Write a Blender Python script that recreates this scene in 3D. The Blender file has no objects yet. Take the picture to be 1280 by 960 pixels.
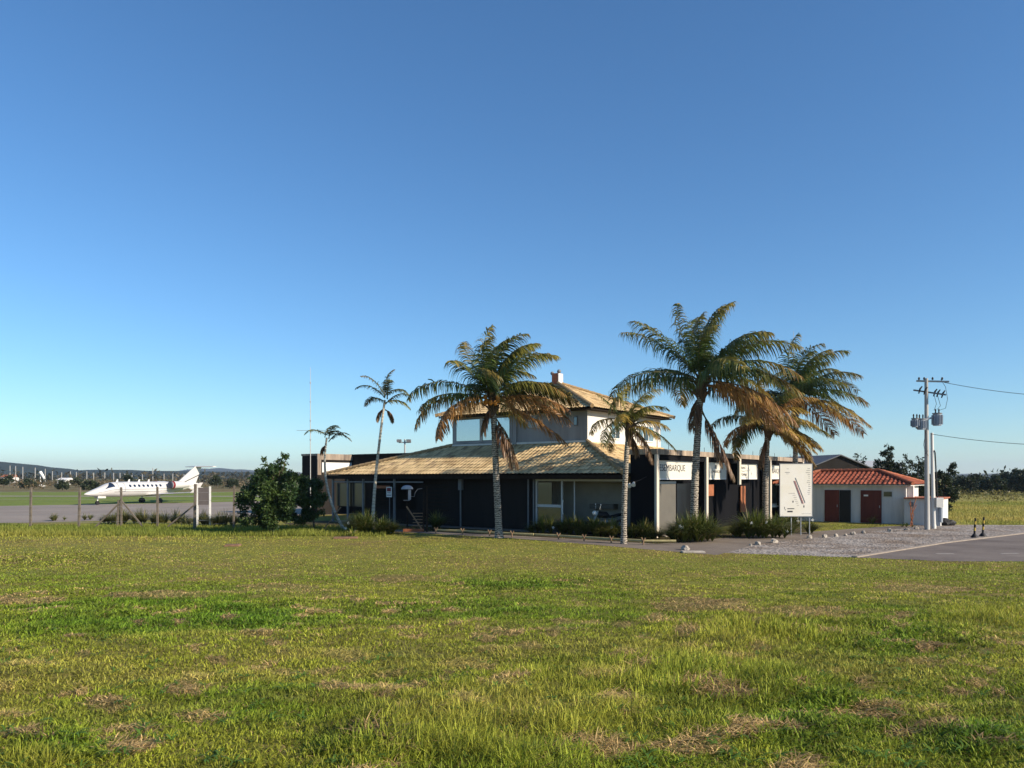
import bpy, bmesh, math, random
import numpy as np
from mathutils import Vector, Matrix, Euler
random.seed(7); R=np.random.default_rng(11)
sc=bpy.context.scene; col=sc.collection
H=2.8; F=960.0; HV=597.0
rad=math.radians
# ---------------------------------------------------------------- helpers
def P(u,v,Y): return Vector(((u-640)/F*Y, Y, H+(HV-v)/F*Y))
def ss(a,b,x):
    t=np.clip((x-a)/(b-a),0,1); return t*t*(3-2*t)
def hash2(i,j,s):
    n=(i*374761393+j*668265263+s*1442695041).astype(np.int64)&0x7fffffff
    n=((n^(n>>13))*1274126177)&0x7fffffff
    return ((n^(n>>16))&0xffff)/65535.0
def vnoise(x,y,s=0):
    x=np.asarray(x,float); y=np.asarray(y,float)
    i=np.floor(x).astype(np.int64); j=np.floor(y).astype(np.int64)
    fx=x-i; fy=y-j; fx=fx*fx*(3-2*fx); fy=fy*fy*(3-2*fy)
    a=hash2(i,j,s); b=hash2(i+1,j,s); c=hash2(i,j+1,s); d=hash2(i+1,j+1,s)
    return (a*(1-fx)+b*fx)*(1-fy)+(c*(1-fx)+d*fx)*fy
def fbm(x,y,s=0,o=3):
    t=0;w=1;tw=0
    for k in range(o):
        t=t+w*vnoise(x*2**k,y*2**k,s+k); tw+=w; w*=.5
    return t/tw
def th(x,y):
    x=np.asarray(x,float); y=np.asarray(y,float)
    base=1.15*(1-ss(2,25,y))
    bump=(fbm(x*.35,y*.35,5)-.5)*.16+(fbm(x*1.6,y*1.6,9)-.5)*.13
    return base+bump*(1-ss(19,25.5,y))*ss(-1.0,4.0,y+0*x)
def Gt(u,v):
    lo,hi=3.0,400.0
    for _ in range(50):
        m=(lo+hi)/2
        if H-float(1.15*(1-ss(2,25,m)))-(v-HV)/F*m>0: lo=m
        else: hi=m
    return ((u-640)/F*lo, lo)
def G(u,v):
    Y=H*F/(v-HV); return ((u-640)/F*Y, Y)

def tag(o,label=None,cat=None,group=None,kind=None):
    if label: o['label']=label
    if cat: o['category']=cat
    if group: o['group']=group
    if kind: o['kind']=kind
    return o
def empty(name,loc,rz=0,label=None,cat=None,group=None):
    o=bpy.data.objects.new(name,None); col.objects.link(o); o.location=loc; o.rotation_euler=(0,0,rz)
    o.empty_display_size=.2
    return tag(o,label,cat,group)
def link_mesh(name,me,mat,parent=None):
    o=bpy.data.objects.new(name,me); col.objects.link(o)
    if mat: me.materials.append(mat)
    if parent: o.parent=parent
    return o
def np_mesh(name,V,Fc,mat,parent=None,C=None,smooth=False):
    V=np.asarray(V,np.float32).reshape(-1,3); Fc=np.asarray(Fc,np.int32); n,k=Fc.shape
    me=bpy.data.meshes.new(name)
    me.vertices.add(len(V)); me.vertices.foreach_set('co',V.ravel())
    me.loops.add(n*k); me.loops.foreach_set('vertex_index',Fc.ravel())
    me.polygons.add(n); me.polygons.foreach_set('loop_start',np.arange(0,n*k,k,dtype=np.int32))
    if smooth: me.polygons.foreach_set('use_smooth',np.ones(n,bool))
    me.update(calc_edges=True)
    if C is not None:
        a=me.color_attributes.new('Col','FLOAT_COLOR','POINT')
        C=np.asarray(C,np.float32).reshape(-1,3)
        a.data.foreach_set('color',np.hstack([C,np.ones((len(C),1),np.float32)]).ravel())
    return link_mesh(name,me,mat,parent)
def ribbons(Pc,Wd,S):
    """Pc n,k,3 centre lines; Wd n,k half widths; S n,3 or n,k,3 side vectors"""
    n,k,_=Pc.shape
    if S.ndim==2: S=S[:,None,:]
    A=Pc-S*Wd[...,None]; B=Pc+S*Wd[...,None]
    V=np.stack([A,B],2).reshape(-1,3)
    base=(np.arange(n)*k*2)[:,None]+(np.arange(k-1)*2)[None,:]
    Fc=np.stack([base,base+1,base+3,base+2],-1).reshape(-1,4)
    return V,Fc
def norm(a): return a/np.maximum(np.linalg.norm(a,axis=-1,keepdims=True),1e-9)

class MB:
    def __init__(s): s.v=[]; s.f=[]
    def add(s,vs,fs,M=None):
        o=len(s.v)
        for p in vs:
            p=Vector(p)
            s.v.append(M@p if M else p)
        s.f+= [tuple(i+o for i in f) for f in fs]; return s
    def box(s,x0,x1,y0,y1,z0,z1,M=None):
        return s.add([(x0,y0,z0),(x1,y0,z0),(x1,y1,z0),(x0,y1,z0),(x0,y0,z1),(x1,y0,z1),(x1,y1,z1),(x0,y1,z1)],
              [(0,3,2,1),(4,5,6,7),(0,1,5,4),(1,2,6,5),(2,3,7,6),(3,0,4,7)],M)
    def prism(s,pts,z0,z1):
        n=len(pts)
        return s.add([(x,y,z0) for x,y in pts]+[(x,y,z1) for x,y in pts],
            [tuple(range(n))[::-1],tuple(range(n,2*n))]+[(i,(i+1)%n,n+(i+1)%n,n+i) for i in range(n)])
    def tube(s,pts,r,n=8,cap=True,flat=1.0):
        pts=[Vector(p) for p in pts]; m=len(pts)
        if not hasattr(r,'__len__'): r=[r]*m
        o=len(s.v); prev=None
        for i,p in enumerate(pts):
            d=(pts[min(i+1,m-1)]-pts[max(i-1,0)]).normalized()
            if prev is None:
                a=Vector((0,0,1)) if abs(d.z)<.9 else Vector((1,0,0))
                X=d.cross(a).normalized()
            else: X=(prev-d*prev.dot(d)).normalized()
            prev=X; Yv=d.cross(X)
            for k in range(n):
                t=2*math.pi*k/n
                s.v.append(p+X*math.cos(t)*r[i]+Yv*math.sin(t)*r[i]*flat)
        for i in range(m-1):
            for k in range(n):
                a=o+i*n+k; b=o+i*n+(k+1)%n
                s.f.append((a,b,b+n,a+n))
        if cap:
            s.f.append(tuple(o+k for k in range(n))[::-1]); s.f.append(tuple(o+(m-1)*n+k for k in range(n)))
        return s
    def bar(s,a,b,w,h=None):
        """rectangular bar between two points"""
        h=h or w; a=Vector(a); b=Vector(b); d=(b-a).normalized()
        up=Vector((0,0,1)) if abs(d.z)<.9 else Vector((0,1,0))
        X=d.cross(up).normalized(); Z=X.cross(d)
        vs=[]
        for p in (a,b):
            for sx,sz in ((-1,-1),(1,-1),(1,1),(-1,1)): vs.append(p+X*sx*w/2+Z*sz*h/2)
        return s.add(vs,[(0,1,2,3)[::-1],(4,5,6,7),(0,1,5,4),(1,2,6,5),(2,3,7,6),(3,0,4,7)])
    def ico(s,c,r,sub=1,sc=(1,1,1),jit=0):
        bm=bmesh.new(); bmesh.ops.create_icosphere(bm,subdivisions=sub,radius=r)
        for v in bm.verts:
            if jit: v.co*=1+random.uniform(-jit,jit)
            v.co=Vector((v.co.x*sc[0],v.co.y*sc[1],v.co.z*sc[2]))+Vector(c)
        bm.verts.index_update()
        s.add([v.co for v in bm.verts],[tuple(v.index for v in f.verts) for f in bm.faces]); bm.free(); return s
    def build(s,name,mat,parent=None,smooth=False,bevel=0):
        me=bpy.data.meshes.new(name); me.from_pydata([tuple(v) for v in s.v],[],s.f); me.update()
        bm=bmesh.new(); bm.from_mesh(me); bmesh.ops.recalc_face_normals(bm,faces=bm.faces)
        if smooth:
            for f in bm.faces: f.smooth=True
        bm.to_mesh(me); bm.free()
        if smooth:
            try: me.set_sharp_from_angle(angle=rad(40))
            except Exception: pass
        o=link_mesh(name,me,mat,parent)
        if bevel:
            b=o.modifiers.new('bevel','BEVEL'); b.width=bevel; b.segments=2; b.limit_method='ANGLE'
        return o
# ---------------------------------------------------------------- materials
def newmat(name):
    m=bpy.data.materials.new(name); m.use_nodes=True; nt=m.node_tree
    return m,nt,nt.nodes['Principled BSDF']
def mat(name,c,rough=.8,var=.25,scale=3.0,c2=None,bump=0,bscale=20,metal=0,spec=.3,streak=False,dscale=None):
    m,nt,b=newmat(name); N=nt.nodes; Lk=nt.links
    tc=N.new('ShaderNodeTexCoord'); no=N.new('ShaderNodeTexNoise'); no.inputs['Scale'].default_value=scale
    no.inputs['Detail'].default_value=6; no.inputs['Roughness'].default_value=.65
    src=tc.outputs['Object']
    if streak:
        mp=N.new('ShaderNodeMapping'); mp.inputs['Scale'].default_value=(1,1,.12); Lk.new(src,mp.inputs[0]); src=mp.outputs[0]
    Lk.new(src,no.inputs['Vector'])
    cr=N.new('ShaderNodeValToRGB'); cr.color_ramp.elements[0].position=.32; cr.color_ramp.elements[1].position=.68
    if c2 is None: c2=[x*(1-var) for x in c]
    cr.color_ramp.elements[0].color=(*c2,1); cr.color_ramp.elements[1].color=(*c,1)
    Lk.new(no.outputs['Fac'],cr.inputs[0]); Lk.new(cr.outputs[0],b.inputs['Base Color'])
    b.inputs['Roughness'].default_value=rough; b.inputs['Metallic'].default_value=metal
    b.inputs['Specular IOR Level'].default_value=spec
    if bump:
        n2=N.new('ShaderNodeTexNoise'); n2.inputs['Scale'].default_value=bscale; n2.inputs['Detail'].default_value=5
        Lk.new(tc.outputs['Object'],n2.inputs['Vector'])
        bp=N.new('ShaderNodeBump'); bp.inputs['Strength'].default_value=bump; bp.inputs['Distance'].default_value=.03
        Lk.new(n2.outputs['Fac'],bp.inputs['Height']); Lk.new(bp.outputs[0],b.inputs['Normal'])
    return m
def leafmat(name,tint=(1,1,1),rough=.55,trans=.3,spec=.25):
    m,nt,b=newmat(name); N=nt.nodes; Lk=nt.links
    at=N.new('ShaderNodeAttribute'); at.attribute_name='Col'
    mx=N.new('ShaderNodeMix'); mx.data_type='RGBA'; mx.blend_type='MULTIPLY'; mx.inputs[0].default_value=1
    Lk.new(at.outputs['Color'],mx.inputs[6]); mx.inputs[7].default_value=(*tint,1)
    Lk.new(mx.outputs[2],b.inputs['Base Color']); b.inputs['Roughness'].default_value=rough
    b.inputs['Specular IOR Level'].default_value=spec
    tr=N.new('ShaderNodeBsdfTranslucent'); Lk.new(mx.outputs[2],tr.inputs['Color'])
    ms=N.new('ShaderNodeMixShader'); ms.inputs[0].default_value=trans
    Lk.new(b.outputs[0],ms.inputs[1]); Lk.new(tr.outputs[0],ms.inputs[2])
    Lk.new(ms.outputs[0],N['Material Output'].inputs['Surface'])
    return m
def glassmat(name,c=(.02,.03,.035),rough=.05,refl=.5):
    m,nt,b=newmat(name); N=nt.nodes; Lk=nt.links
    b.inputs['Base Color'].default_value=(*c,1); b.inputs['Roughness'].default_value=.3
    g=N.new('ShaderNodeBsdfGlossy'); g.inputs['Roughness'].default_value=rough; g.inputs['Color'].default_value=(.85,.92,.95,1)
    ms=N.new('ShaderNodeMixShader'); ms.inputs[0].default_value=refl
    Lk.new(b.outputs[0],ms.inputs[1]); Lk.new(g.outputs[0],ms.inputs[2]); Lk.new(ms.outputs[0],N['Material Output'].inputs['Surface'])
    return m
def groundmat(name,stops,scale=.15,fine=6.0,bump=.5,fine_amt=.45,rough=.95):
    """patchy natural ground: large patches x fine grain"""
    m,nt,b=newmat(name); N=nt.nodes; Lk=nt.links
    tc=N.new('ShaderNodeTexCoord')
    n1=N.new('ShaderNodeTexNoise'); n1.inputs['Scale'].default_value=scale; n1.inputs['Detail'].default_value=8; n1.inputs['Roughness'].default_value=.7
    Lk.new(tc.outputs['Object'],n1.inputs['Vector'])
    cr=N.new('ShaderNodeValToRGB'); e=cr.color_ramp.elements
    e[0].position,e[0].color=stops[0][0],(*stops[0][1],1); e[1].position,e[1].color=stops[-1][0],(*stops[-1][1],1)
    for p_,c_ in stops[1:-1]:
        x=e.new(p_); x.color=(*c_,1)
    Lk.new(n1.outputs['Fac'],cr.inputs[0])
    n2=N.new('ShaderNodeTexNoise'); n2.inputs['Scale'].default_value=fine; n2.inputs['Detail'].default_value=6; n2.inputs['Roughness'].default_value=.75
    Lk.new(tc.outputs['Object'],n2.inputs['Vector'])
    c2=N.new('ShaderNodeValToRGB'); c2.color_ramp.elements[0].position=.3; c2.color_ramp.elements[1].position=.7
    lo=1-fine_amt; c2.color_ramp.elements[0].color=(lo,lo,lo,1); c2.color_ramp.elements[1].color=(1+fine_amt*.5,)*3+(1,)
    Lk.new(n2.outputs['Fac'],c2.inputs[0])
    mx=N.new('ShaderNodeMix'); mx.data_type='RGBA'; mx.blend_type='MULTIPLY'; mx.inputs[0].default_value=1; mx.clamp_result=False
    Lk.new(cr.outputs[0],mx.inputs[6]); Lk.new(c2.outputs[0],mx.inputs[7]); Lk.new(mx.outputs[2],b.inputs['Base Color'])
    b.inputs['Roughness'].default_value=rough; b.inputs['Specular IOR Level'].default_value=.1
    bp=N.new('ShaderNodeBump'); bp.inputs['Strength'].default_value=bump; bp.inputs['Distance'].default_value=.06
    Lk.new(n2.outputs['Fac'],bp.inputs['Height']); Lk.new(bp.outputs[0],b.inputs['Normal'])
    return m
def tilemat(name,c,c2,dark):
    """fired clay tiles: each tile its own tone, patches of lichen and soot"""
    m,nt,b=newmat(name); N=nt.nodes; Lk=nt.links
    at=N.new('ShaderNodeAttribute'); at.attribute_name='Col'
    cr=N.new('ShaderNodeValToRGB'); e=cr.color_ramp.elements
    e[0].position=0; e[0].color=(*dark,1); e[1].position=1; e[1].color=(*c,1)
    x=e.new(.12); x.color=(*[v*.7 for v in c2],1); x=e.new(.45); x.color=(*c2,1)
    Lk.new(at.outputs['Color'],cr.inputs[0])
    tc=N.new('ShaderNodeTexCoord'); n1=N.new('ShaderNodeTexNoise'); n1.inputs['Scale'].default_value=.9; n1.inputs['Detail'].default_value=8
    Lk.new(tc.outputs['Object'],n1.inputs['Vector'])
    c3=N.new('ShaderNodeValToRGB'); c3.color_ramp.elements[0].position=.36; c3.color_ramp.elements[0].color=(.72,.68,.64,1); c3.color_ramp.elements[1].position=.5; c3.color_ramp.elements[1].color=(1,1,1,1)
    Lk.new(n1.outputs['Fac'],c3.inputs[0])
    mx=N.new('ShaderNodeMix'); mx.data_type='RGBA'; mx.blend_type='MULTIPLY'; mx.inputs[0].default_value=1
    Lk.new(cr.outputs[0],mx.inputs[6]); Lk.new(c3.outputs[0],mx.inputs[7]); Lk.new(mx.outputs[2],b.inputs['Base Color'])
    b.inputs['Roughness'].default_value=.85; b.inputs['Specular IOR Level'].default_value=.2
    return m
def trunkmat(name,light,dark,freq):
    m,nt,b=newmat(name); N=nt.nodes; Lk=nt.links
    tc=N.new('ShaderNodeTexCoord')
    w=N.new('ShaderNodeTexWave'); w.wave_type='BANDS'; w.bands_direction='Z'; w.inputs['Scale'].default_value=freq; w.inputs['Distortion'].default_value=5.5; w.inputs['Detail'].default_value=3; w.inputs['Detail Scale'].default_value=3
    Lk.new(tc.outputs['Object'],w.inputs['Vector'])
    n1=N.new('ShaderNodeTexNoise'); n1.inputs['Scale'].default_value=7; n1.inputs['Detail'].default_value=6
    Lk.new(tc.outputs['Object'],n1.inputs['Vector'])
    ma=N.new('ShaderNodeMath'); ma.operation='MULTIPLY'; Lk.new(w.outputs['Fac'],ma.inputs[0]); Lk.new(n1.outputs['Fac'],ma.inputs[1])
    cr=N.new('ShaderNodeValToRGB'); cr.color_ramp.elements[0].position=.08; cr.color_ramp.elements[0].color=(*dark,1); cr.color_ramp.elements[1].position=.32; cr.color_ramp.elements[1].color=(*light,1)
    Lk.new(ma.outputs[0],cr.inputs[0]); Lk.new(cr.outputs[0],b.inputs['Base Color']); b.inputs['Roughness'].default_value=.9
    bp=N.new('ShaderNodeBump'); bp.inputs['Strength'].default_value=.7; bp.inputs['Distance'].default_value=.03
    Lk.new(ma.outputs[0],bp.inputs['Height']); Lk.new(bp.outputs[0],b.inputs['Normal'])
    return m
M={}
M['white']=mat('white_render',(.72,.71,.67),.85,.18,1.2,bump=.15,streak=True)
M['whitewash']=mat('stained_whitewash',(.7,.7,.68),.9,.3,1.4,bump=.2,streak=True)
M['greywall']=mat('grey_and_shaded_white',(.33,.335,.34),.9,.3,1.5,bump=.2,streak=True)  # on the upper storey this grey is shade painted over white
M['dark']=mat('charcoal_paint',(.027,.0245,.023),.9,.35,1.2,bump=.15,streak=True,spec=.06)
M['facade']=mat('black_facade_paint',(.010,.0105,.013),.9,.3,1.2,bump=.1,streak=True,spec=.05)
M['darkwood']=mat('dark_timber',(.03,.023,.018),.85,.4,5,spec=.08)
M['beige']=mat('beige_wall',(.36,.33,.28),.9,.2,1.0)
M['stone']=mat('weathered_parapet',(.46,.37,.28),.9,.5,2.2,c2=(.14,.11,.09),bump=.3,streak=True)
M['fin']=mat('cream_edge',(.68,.62,.52),.85,.25,2.5,streak=True)
M['sign']=mat('cream_sign_face',(.66,.64,.56),.6,.08,1.0)
M['signrim']=mat('white_sign_rim',(.8,.79,.75),.5,.08,2)
M['black']=mat('black_paint',(.015,.015,.016),.55,.2,5)
M['letter']=mat('dark_grey_lettering',(.045,.045,.05),.6,.1,5)
M['grey']=mat('mid_grey_metal',(.2,.21,.22),.6,.25,4)
M['frame']=mat('aluminium_frame',(.55,.55,.53),.5,.15,3)
M['terracotta']=mat('terracotta_board',(.36,.13,.06),.8,.35,4)
M['redbrown']=mat('red_brown_door',(.15,.035,.025),.65,.35,3,streak=True)
M['glass']=glassmat('window_glass',(.05,.075,.085),.04,.5)
M['darkglass']=glassmat('dark_glass',(.012,.014,.016),.05,.12)
M['shutter']=mat('grey_shutter',(.13,.122,.105),.6,.15,2)
M['wood']=mat('weathered_wood',(.3,.2,.12),.85,.4,6,bump=.3)
M['log']=mat('pale_bamboo_log',(.42,.36,.17),.7,.35,5)
M['concrete']=mat('post_concrete',(.19,.16,.125),.9,.4,5,bump=.3)
M['polec']=mat('pole_concrete',(.5,.49,.46),.9,.3,1.5,bump=.2,streak=True)
M['steel']=mat('galvanised_steel',(.38,.4,.42),.5,.25,6,metal=.3)
M['transformer']=mat('transformer_paint',(.33,.37,.42),.55,.2,4)
M['wire']=mat('dark_cable',(.03,.03,.035),.6,.1,5)
M['tile']=tilemat('buff_clay_tile',(.80,.61,.33),(.68,.50,.26),(.24,.16,.10))
M['redtile']=tilemat('red_clay_tile',(.46,.15,.085),(.33,.095,.055),(.09,.035,.025))
M['redtilecap']=mat('red_ridge_tile',(.44,.15,.08),.85,.4,6)
M['tilecap']=mat('buff_ridge_tile',(.42,.29,.15),.85,.45,6)
M['red']=mat('red_paint',(.2,.015,.02),.5,.2,3)
M['jet']=mat('white_gloss_paint',(.58,.57,.55),.25,.06,1,spec=.5)
M['bluegrey']=mat('blue_grey_cover',(.05,.06,.085),.6,.2,4)
M['shedroof']=mat('dull_shed_roof',(.12,.13,.15),.7,.3,2)
M['tyre']=mat('rubber',(.02,.02,.02),.8,.3,8)
M['yellow']=mat('yellow_paint',(.55,.38,.06),.6,.2,5)
M['rock']=mat('pale_stone',(.5,.45,.38),.9,.5,6,bump=.5)
M['rustsoil']=mat('rusty_slab',(.26,.15,.09),.95,.5,5,bump=.5)
M['bark']=mat('tree_bark',(.12,.09,.065),.9,.4,9,bump=.5)
M['palmtrunk']=trunkmat('palm_trunk',(.40,.35,.28),(.05,.04,.03),3.4)
M['thinpalm']=trunkmat('pale_palm_stem',(.5,.46,.38),(.36,.32,.25),1.8)
M['husk']=mat('palm_husk',(.13,.085,.05),.9,.5,14,bump=.6)
M['coco']=mat('orange_coconut',(.6,.24,.04),.6,.3,6)
M['frond']=leafmat('palm_leaflets',trans=.28,rough=.45,spec=.4)
M['leaf']=leafmat('tree_leaves',trans=.22,rough=.5,spec=.3)
M['strap']=leafmat('strap_leaves',trans=.25,rough=.5,spec=.3)
M['grass']=leafmat('grass_blades',trans=.35,rough=.6,spec=.2)
M['flower']=mat('white_petals',(.8,.8,.76),.7,.1,5)
M['ground']=groundmat('grassland',[(.28,(.22,.14,.075)),(.42,(.24,.20,.06)),(.55,(.23,.23,.05)),(.72,(.14,.18,.034))],.22,9,.7,.55)
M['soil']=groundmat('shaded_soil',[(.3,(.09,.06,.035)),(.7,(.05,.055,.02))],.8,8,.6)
M['asphalt']=groundmat('asphalt',[(.3,(.125,.105,.094)),(.5,(.19,.162,.143)),(.7,(.235,.205,.18))],.35,40,.2,.25,.85)
M['apron']=groundmat('apron_concrete',[(.3,(.24,.205,.175)),(.7,(.33,.285,.24))],.12,25,.1,.2,.85)
M['path']=groundmat('path_concrete',[(.3,(.17,.14,.115)),(.7,(.27,.23,.19))],.5,20,.2,.3,.9)
M['paint']=mat('road_paint',(.42,.39,.35),.7,.25,8)
M['kerb']=mat('worn_kerb_stone',(.34,.29,.24),.9,.3,4,bump=.3)
M['hill']=groundmat('wooded_hill',[(.35,(.012,.02,.014)),(.65,(.03,.045,.024))],.012,.12,.6,.5)
M['farhill']=groundmat('distant_range',[(.35,(.02,.03,.024)),(.65,(.035,.045,.03))],.004,.03,.4,.3)
# gravel : crushed stone cells
def gravelmat():
    m,nt,b=newmat('crushed_gravel'); N=nt.nodes; Lk=nt.links
    tc=N.new('ShaderNodeTexCoord'); vo=N.new('ShaderNodeTexVoronoi'); vo.inputs['Scale'].default_value=11
    Lk.new(tc.outputs['Object'],vo.inputs['Vector'])
    sp=N.new('ShaderNodeSeparateColor'); Lk.new(vo.outputs['Color'],sp.inputs[0])
    cr=N.new('ShaderNodeValToRGB'); cr.color_ramp.elements[0].color=(.11,.10,.092,1); cr.color_ramp.elements[1].color=(.47,.42,.37,1)
    Lk.new(sp.outputs[0],cr.inputs[0])
    n1=N.new('ShaderNodeTexNoise'); n1.inputs['Scale'].default_value=.5; n1.inputs['Detail'].default_value=7; Lk.new(tc.outputs['Object'],n1.inputs['Vector'])
    c3=N.new('ShaderNodeValToRGB'); c3.color_ramp.elements[0].position=.35; c3.color_ramp.elements[0].color=(.62,.52,.42,1); c3.color_ramp.elements[1].position=.6; c3.color_ramp.elements[1].color=(1,1,1,1)
    Lk.new(n1.outputs['Fac'],c3.inputs[0])
    mx=N.new('ShaderNodeMix'); mx.data_type='RGBA'; mx.blend_type='MULTIPLY'; mx.inputs[0].default_value=1
    Lk.new(cr.outputs[0],mx.inputs[6]); Lk.new(c3.outputs[0],mx.inputs[7]); Lk.new(mx.outputs[2],b.inputs['Base Color'])
    b.inputs['Roughness'].default_value=.9
    bp=N.new('ShaderNodeBump'); bp.inputs['Strength'].default_value=.8; bp.inputs['Distance'].default_value=.05
    Lk.new(vo.outputs['Distance'],bp.inputs['Height']); Lk.new(bp.outputs[0],b.inputs['Normal'])
    return m
M['gravel']=gravelmat()
# ---------------------------------------------------------------- camera, sky, sun
cam=bpy.data.cameras.new('camera'); co=bpy.data.objects.new('camera',cam); col.objects.link(co); sc.camera=co
co.location=(0,0,H); co.rotation_euler=(rad(90),0,0)
cam.sensor_width=36; cam.lens=F/1280*36; cam.shift_y=(HV-480)/1280; cam.clip_start=.1; cam.clip_end=30000
SD=Vector((.885,-.465,.51)).normalized()
EL=math.asin(SD.z)
w=bpy.data.worlds.new('World'); sc.world=w; w.use_nodes=True; nt=w.node_tree
sky=nt.nodes.new('ShaderNodeTexSky'); sky.sky_type='NISHITA'; sky.sun_disc=False
sky.sun_elevation=EL; sky.sun_rotation=math.atan2(SD.x,SD.y); sky.altitude=0; sky.air_density=1.0; sky.dust_density=.05; sky.ozone_density=4.0
hs=nt.nodes.new('ShaderNodeHueSaturation'); hs.inputs['Saturation'].default_value=1.06
tn=nt.nodes.new('ShaderNodeMix'); tn.data_type='RGBA'; tn.blend_type='MULTIPLY'; tn.inputs[0].default_value=1; tn.inputs[7].default_value=(.77,.935,1.035,1)
nt.links.new(sky.outputs[0],tn.inputs[6]); nt.links.new(tn.outputs[2],hs.inputs['Color'])
nt.links.new(hs.outputs[0],nt.nodes['Background'].inputs[0]); nt.nodes['Background'].inputs[1].default_value=.105
sl=bpy.data.lights.new('sun','SUN'); sl.energy=4.9; sl.angle=rad(.55); sl.color=(1,.86,.68)
so=bpy.data.objects.new('sun',sl); col.objects.link(so); so.rotation_euler=SD.to_track_quat('Z','Y').to_euler()
sc.view_settings.view_transform='Standard'; sc.view_settings.look='None'; sc.view_settings.exposure=.55; sc.view_settings.gamma=1
# ---------------------------------------------------------------- ground
def axis(*seg):
    out=[]
    for a,b,s in seg: out+=list(np.arange(a,b,s))
    return out
xs=np.array([-6500,-3000,-1500,-700,-350,-180,-100,-60,-42]+axis((-32,32.01,.22))+[42,60,100,180,350,700,1500,3000,6500])
ys=np.array([-200,-60,-25,-10,-4,-1]+axis((0,3,.5),(3,26.01,.18))+[28,32,40,55,80,120,180,300,500,900,1600,3000,6500])
XX,YY=np.meshgrid(xs,ys); ZZ=th(XX,YY)
nx,ny=len(xs),len(ys)
idx=np.arange(nx*ny).reshape(ny,nx)
Fq=np.stack([idx[:-1,:-1],idx[:-1,1:],idx[1:,1:],idx[1:,:-1]],-1).reshape(-1,4)
g=np_mesh('ground',np.stack([XX,YY,ZZ],-1),Fq,M['ground'],smooth=True); tag(g,kind='structure')
def sheet(name,pts,z,m,kind='structure'):
    me=bpy.data.meshes.new(name); me.from_pydata([(x,y,z) for x,y in pts],[],[tuple(range(len(pts)))]); me.update()
    o=link_mesh(name,me,m); tag(o,kind=kind); return o
def xy(p): return (p[0],p[1])
road_pts=[G(1068,697),(14.6,25.6),(60,25.6),(110,60),(80,72),G(1280,667),G(1180,679)]
gravel_pts=[G(896,691),G(1068,697),G(1180,679),G(1280,667),(80,72),(72,78),G(1280,656.5),G(1172,656),G(1112,662),G(1030,671),G(947,680)]
path_pts=[G(480,663.5),G(560,668.5),G(640,673),G(730,680),G(822,688),G(896,694),G(947,680),G(1030,671),G(1112,662),G(1172,656),G(1110,658),G(1010,665),G(900,673),G(862,677),G(822,680),G(730,674.5),G(640,669.5),G(560,665.5),G(480,661.5)]
apron_pts=[(-140,47.5),(-30,47.5),(-16,56),(-10,62),(20,90),(-5,96),G(330,626.5),G(220,628.8),G(0,632.5),(-140,74)]
sheet('road',road_pts,.008,M['asphalt']); sheet('gravel_lot',gravel_pts,.004,M['gravel'])
sheet('footpath',path_pts,.006,M['path']); sheet('apron',apron_pts,.006,M['apron'])
# faint paved strips farther out on the airfield
sheet('taxiway',[(-250,118),(-10,112),(-10,117),(-250,123)],.006,M['apron'])
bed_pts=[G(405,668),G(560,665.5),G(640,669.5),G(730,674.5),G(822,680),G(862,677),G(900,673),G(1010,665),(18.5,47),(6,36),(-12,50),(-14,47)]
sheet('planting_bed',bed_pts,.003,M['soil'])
kb=MB()
kp=[G(1068,697),G(1180,679),G(1280,667),(80,72)]
for a,b in zip(kp[:-1],kp[1:]): kb.bar((a[0],a[1],.0),(b[0],b[1],.0),.2,.1)
M['airgrass']=groundmat('airfield_grass',[(.3,(.16,.19,.05)),(.5,(.19,.24,.05)),(.7,(.10,.16,.03))],.06,3,.6,.5)
M['meadow']=groundmat('dry_meadow',[(.3,(.34,.28,.08)),(.5,(.30,.27,.07)),(.7,(.20,.22,.05))],.1,4,.6,.45)
M['scrubland']=groundmat('dry_scrubland',[(.3,(.26,.18,.09)),(.5,(.18,.15,.07)),(.7,(.09,.10,.04))],.03,1,.6,.5)
sheet('airfield_grass',[(-170,74),G(0,632.5),G(220,628.8),G(330,626.5),(-5,96),(10,150),(-170,150)],.004,M['airgrass'])
sheet('meadow',[G(1172,655.5),G(1280,656),(72,78),(120,95),(120,112),(38,112),(26,60)],.003,M['meadow'])
sheet('scrubland',[(-900,150),(10,150),(10,700),(-900,700)],.003,M['scrubland'])
tag(kb.build('kerb',M['kerb']),kind='structure')
mk=MB()
for (u,v) in ((1181,692.6),(1262,692.2)):
    x,y=G(u,v); mk.box(x-.32,x+.32,y-.07,y+.07,.012,.016)
tag(mk.build('road_marking',M['paint']),kind='structure')
# hills
def hills(name,Y0,prof,m,amp,seed,depth):
    us=np.linspace(prof[0][0],prof[-1][0],160); hv=np.interp(us,[p[0] for p in prof],[p[1] for p in prof])
    rows=[]
    for d,k in ((0,0),(.12,.45),(.3,.8),(.5,1.0),(.8,.85),(1,.3)):
        Y=Y0+depth*d
        x=(us-640)/F*(Y0+depth*.5)
        z=((HV-hv)/F*(Y0+depth*.5)+H)*k+ (fbm(us*.05,us*0+d*9,seed,4)-.5)*amp*(k>0)
        rows.append(np.stack([x,np.full_like(x,Y),np.maximum(z,0)-(0 if k else 1)],-1))
    V=np.array(rows); n=len(us); r=len(rows); ix=np.arange(n*r).reshape(r,n)
    Fc=np.stack([ix[:-1,:-1],ix[:-1,1:],ix[1:,1:],ix[1:,:-1]],-1).reshape(-1,4)
    tag(np_mesh(name,V,Fc,m,smooth=True),kind='structure')
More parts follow.
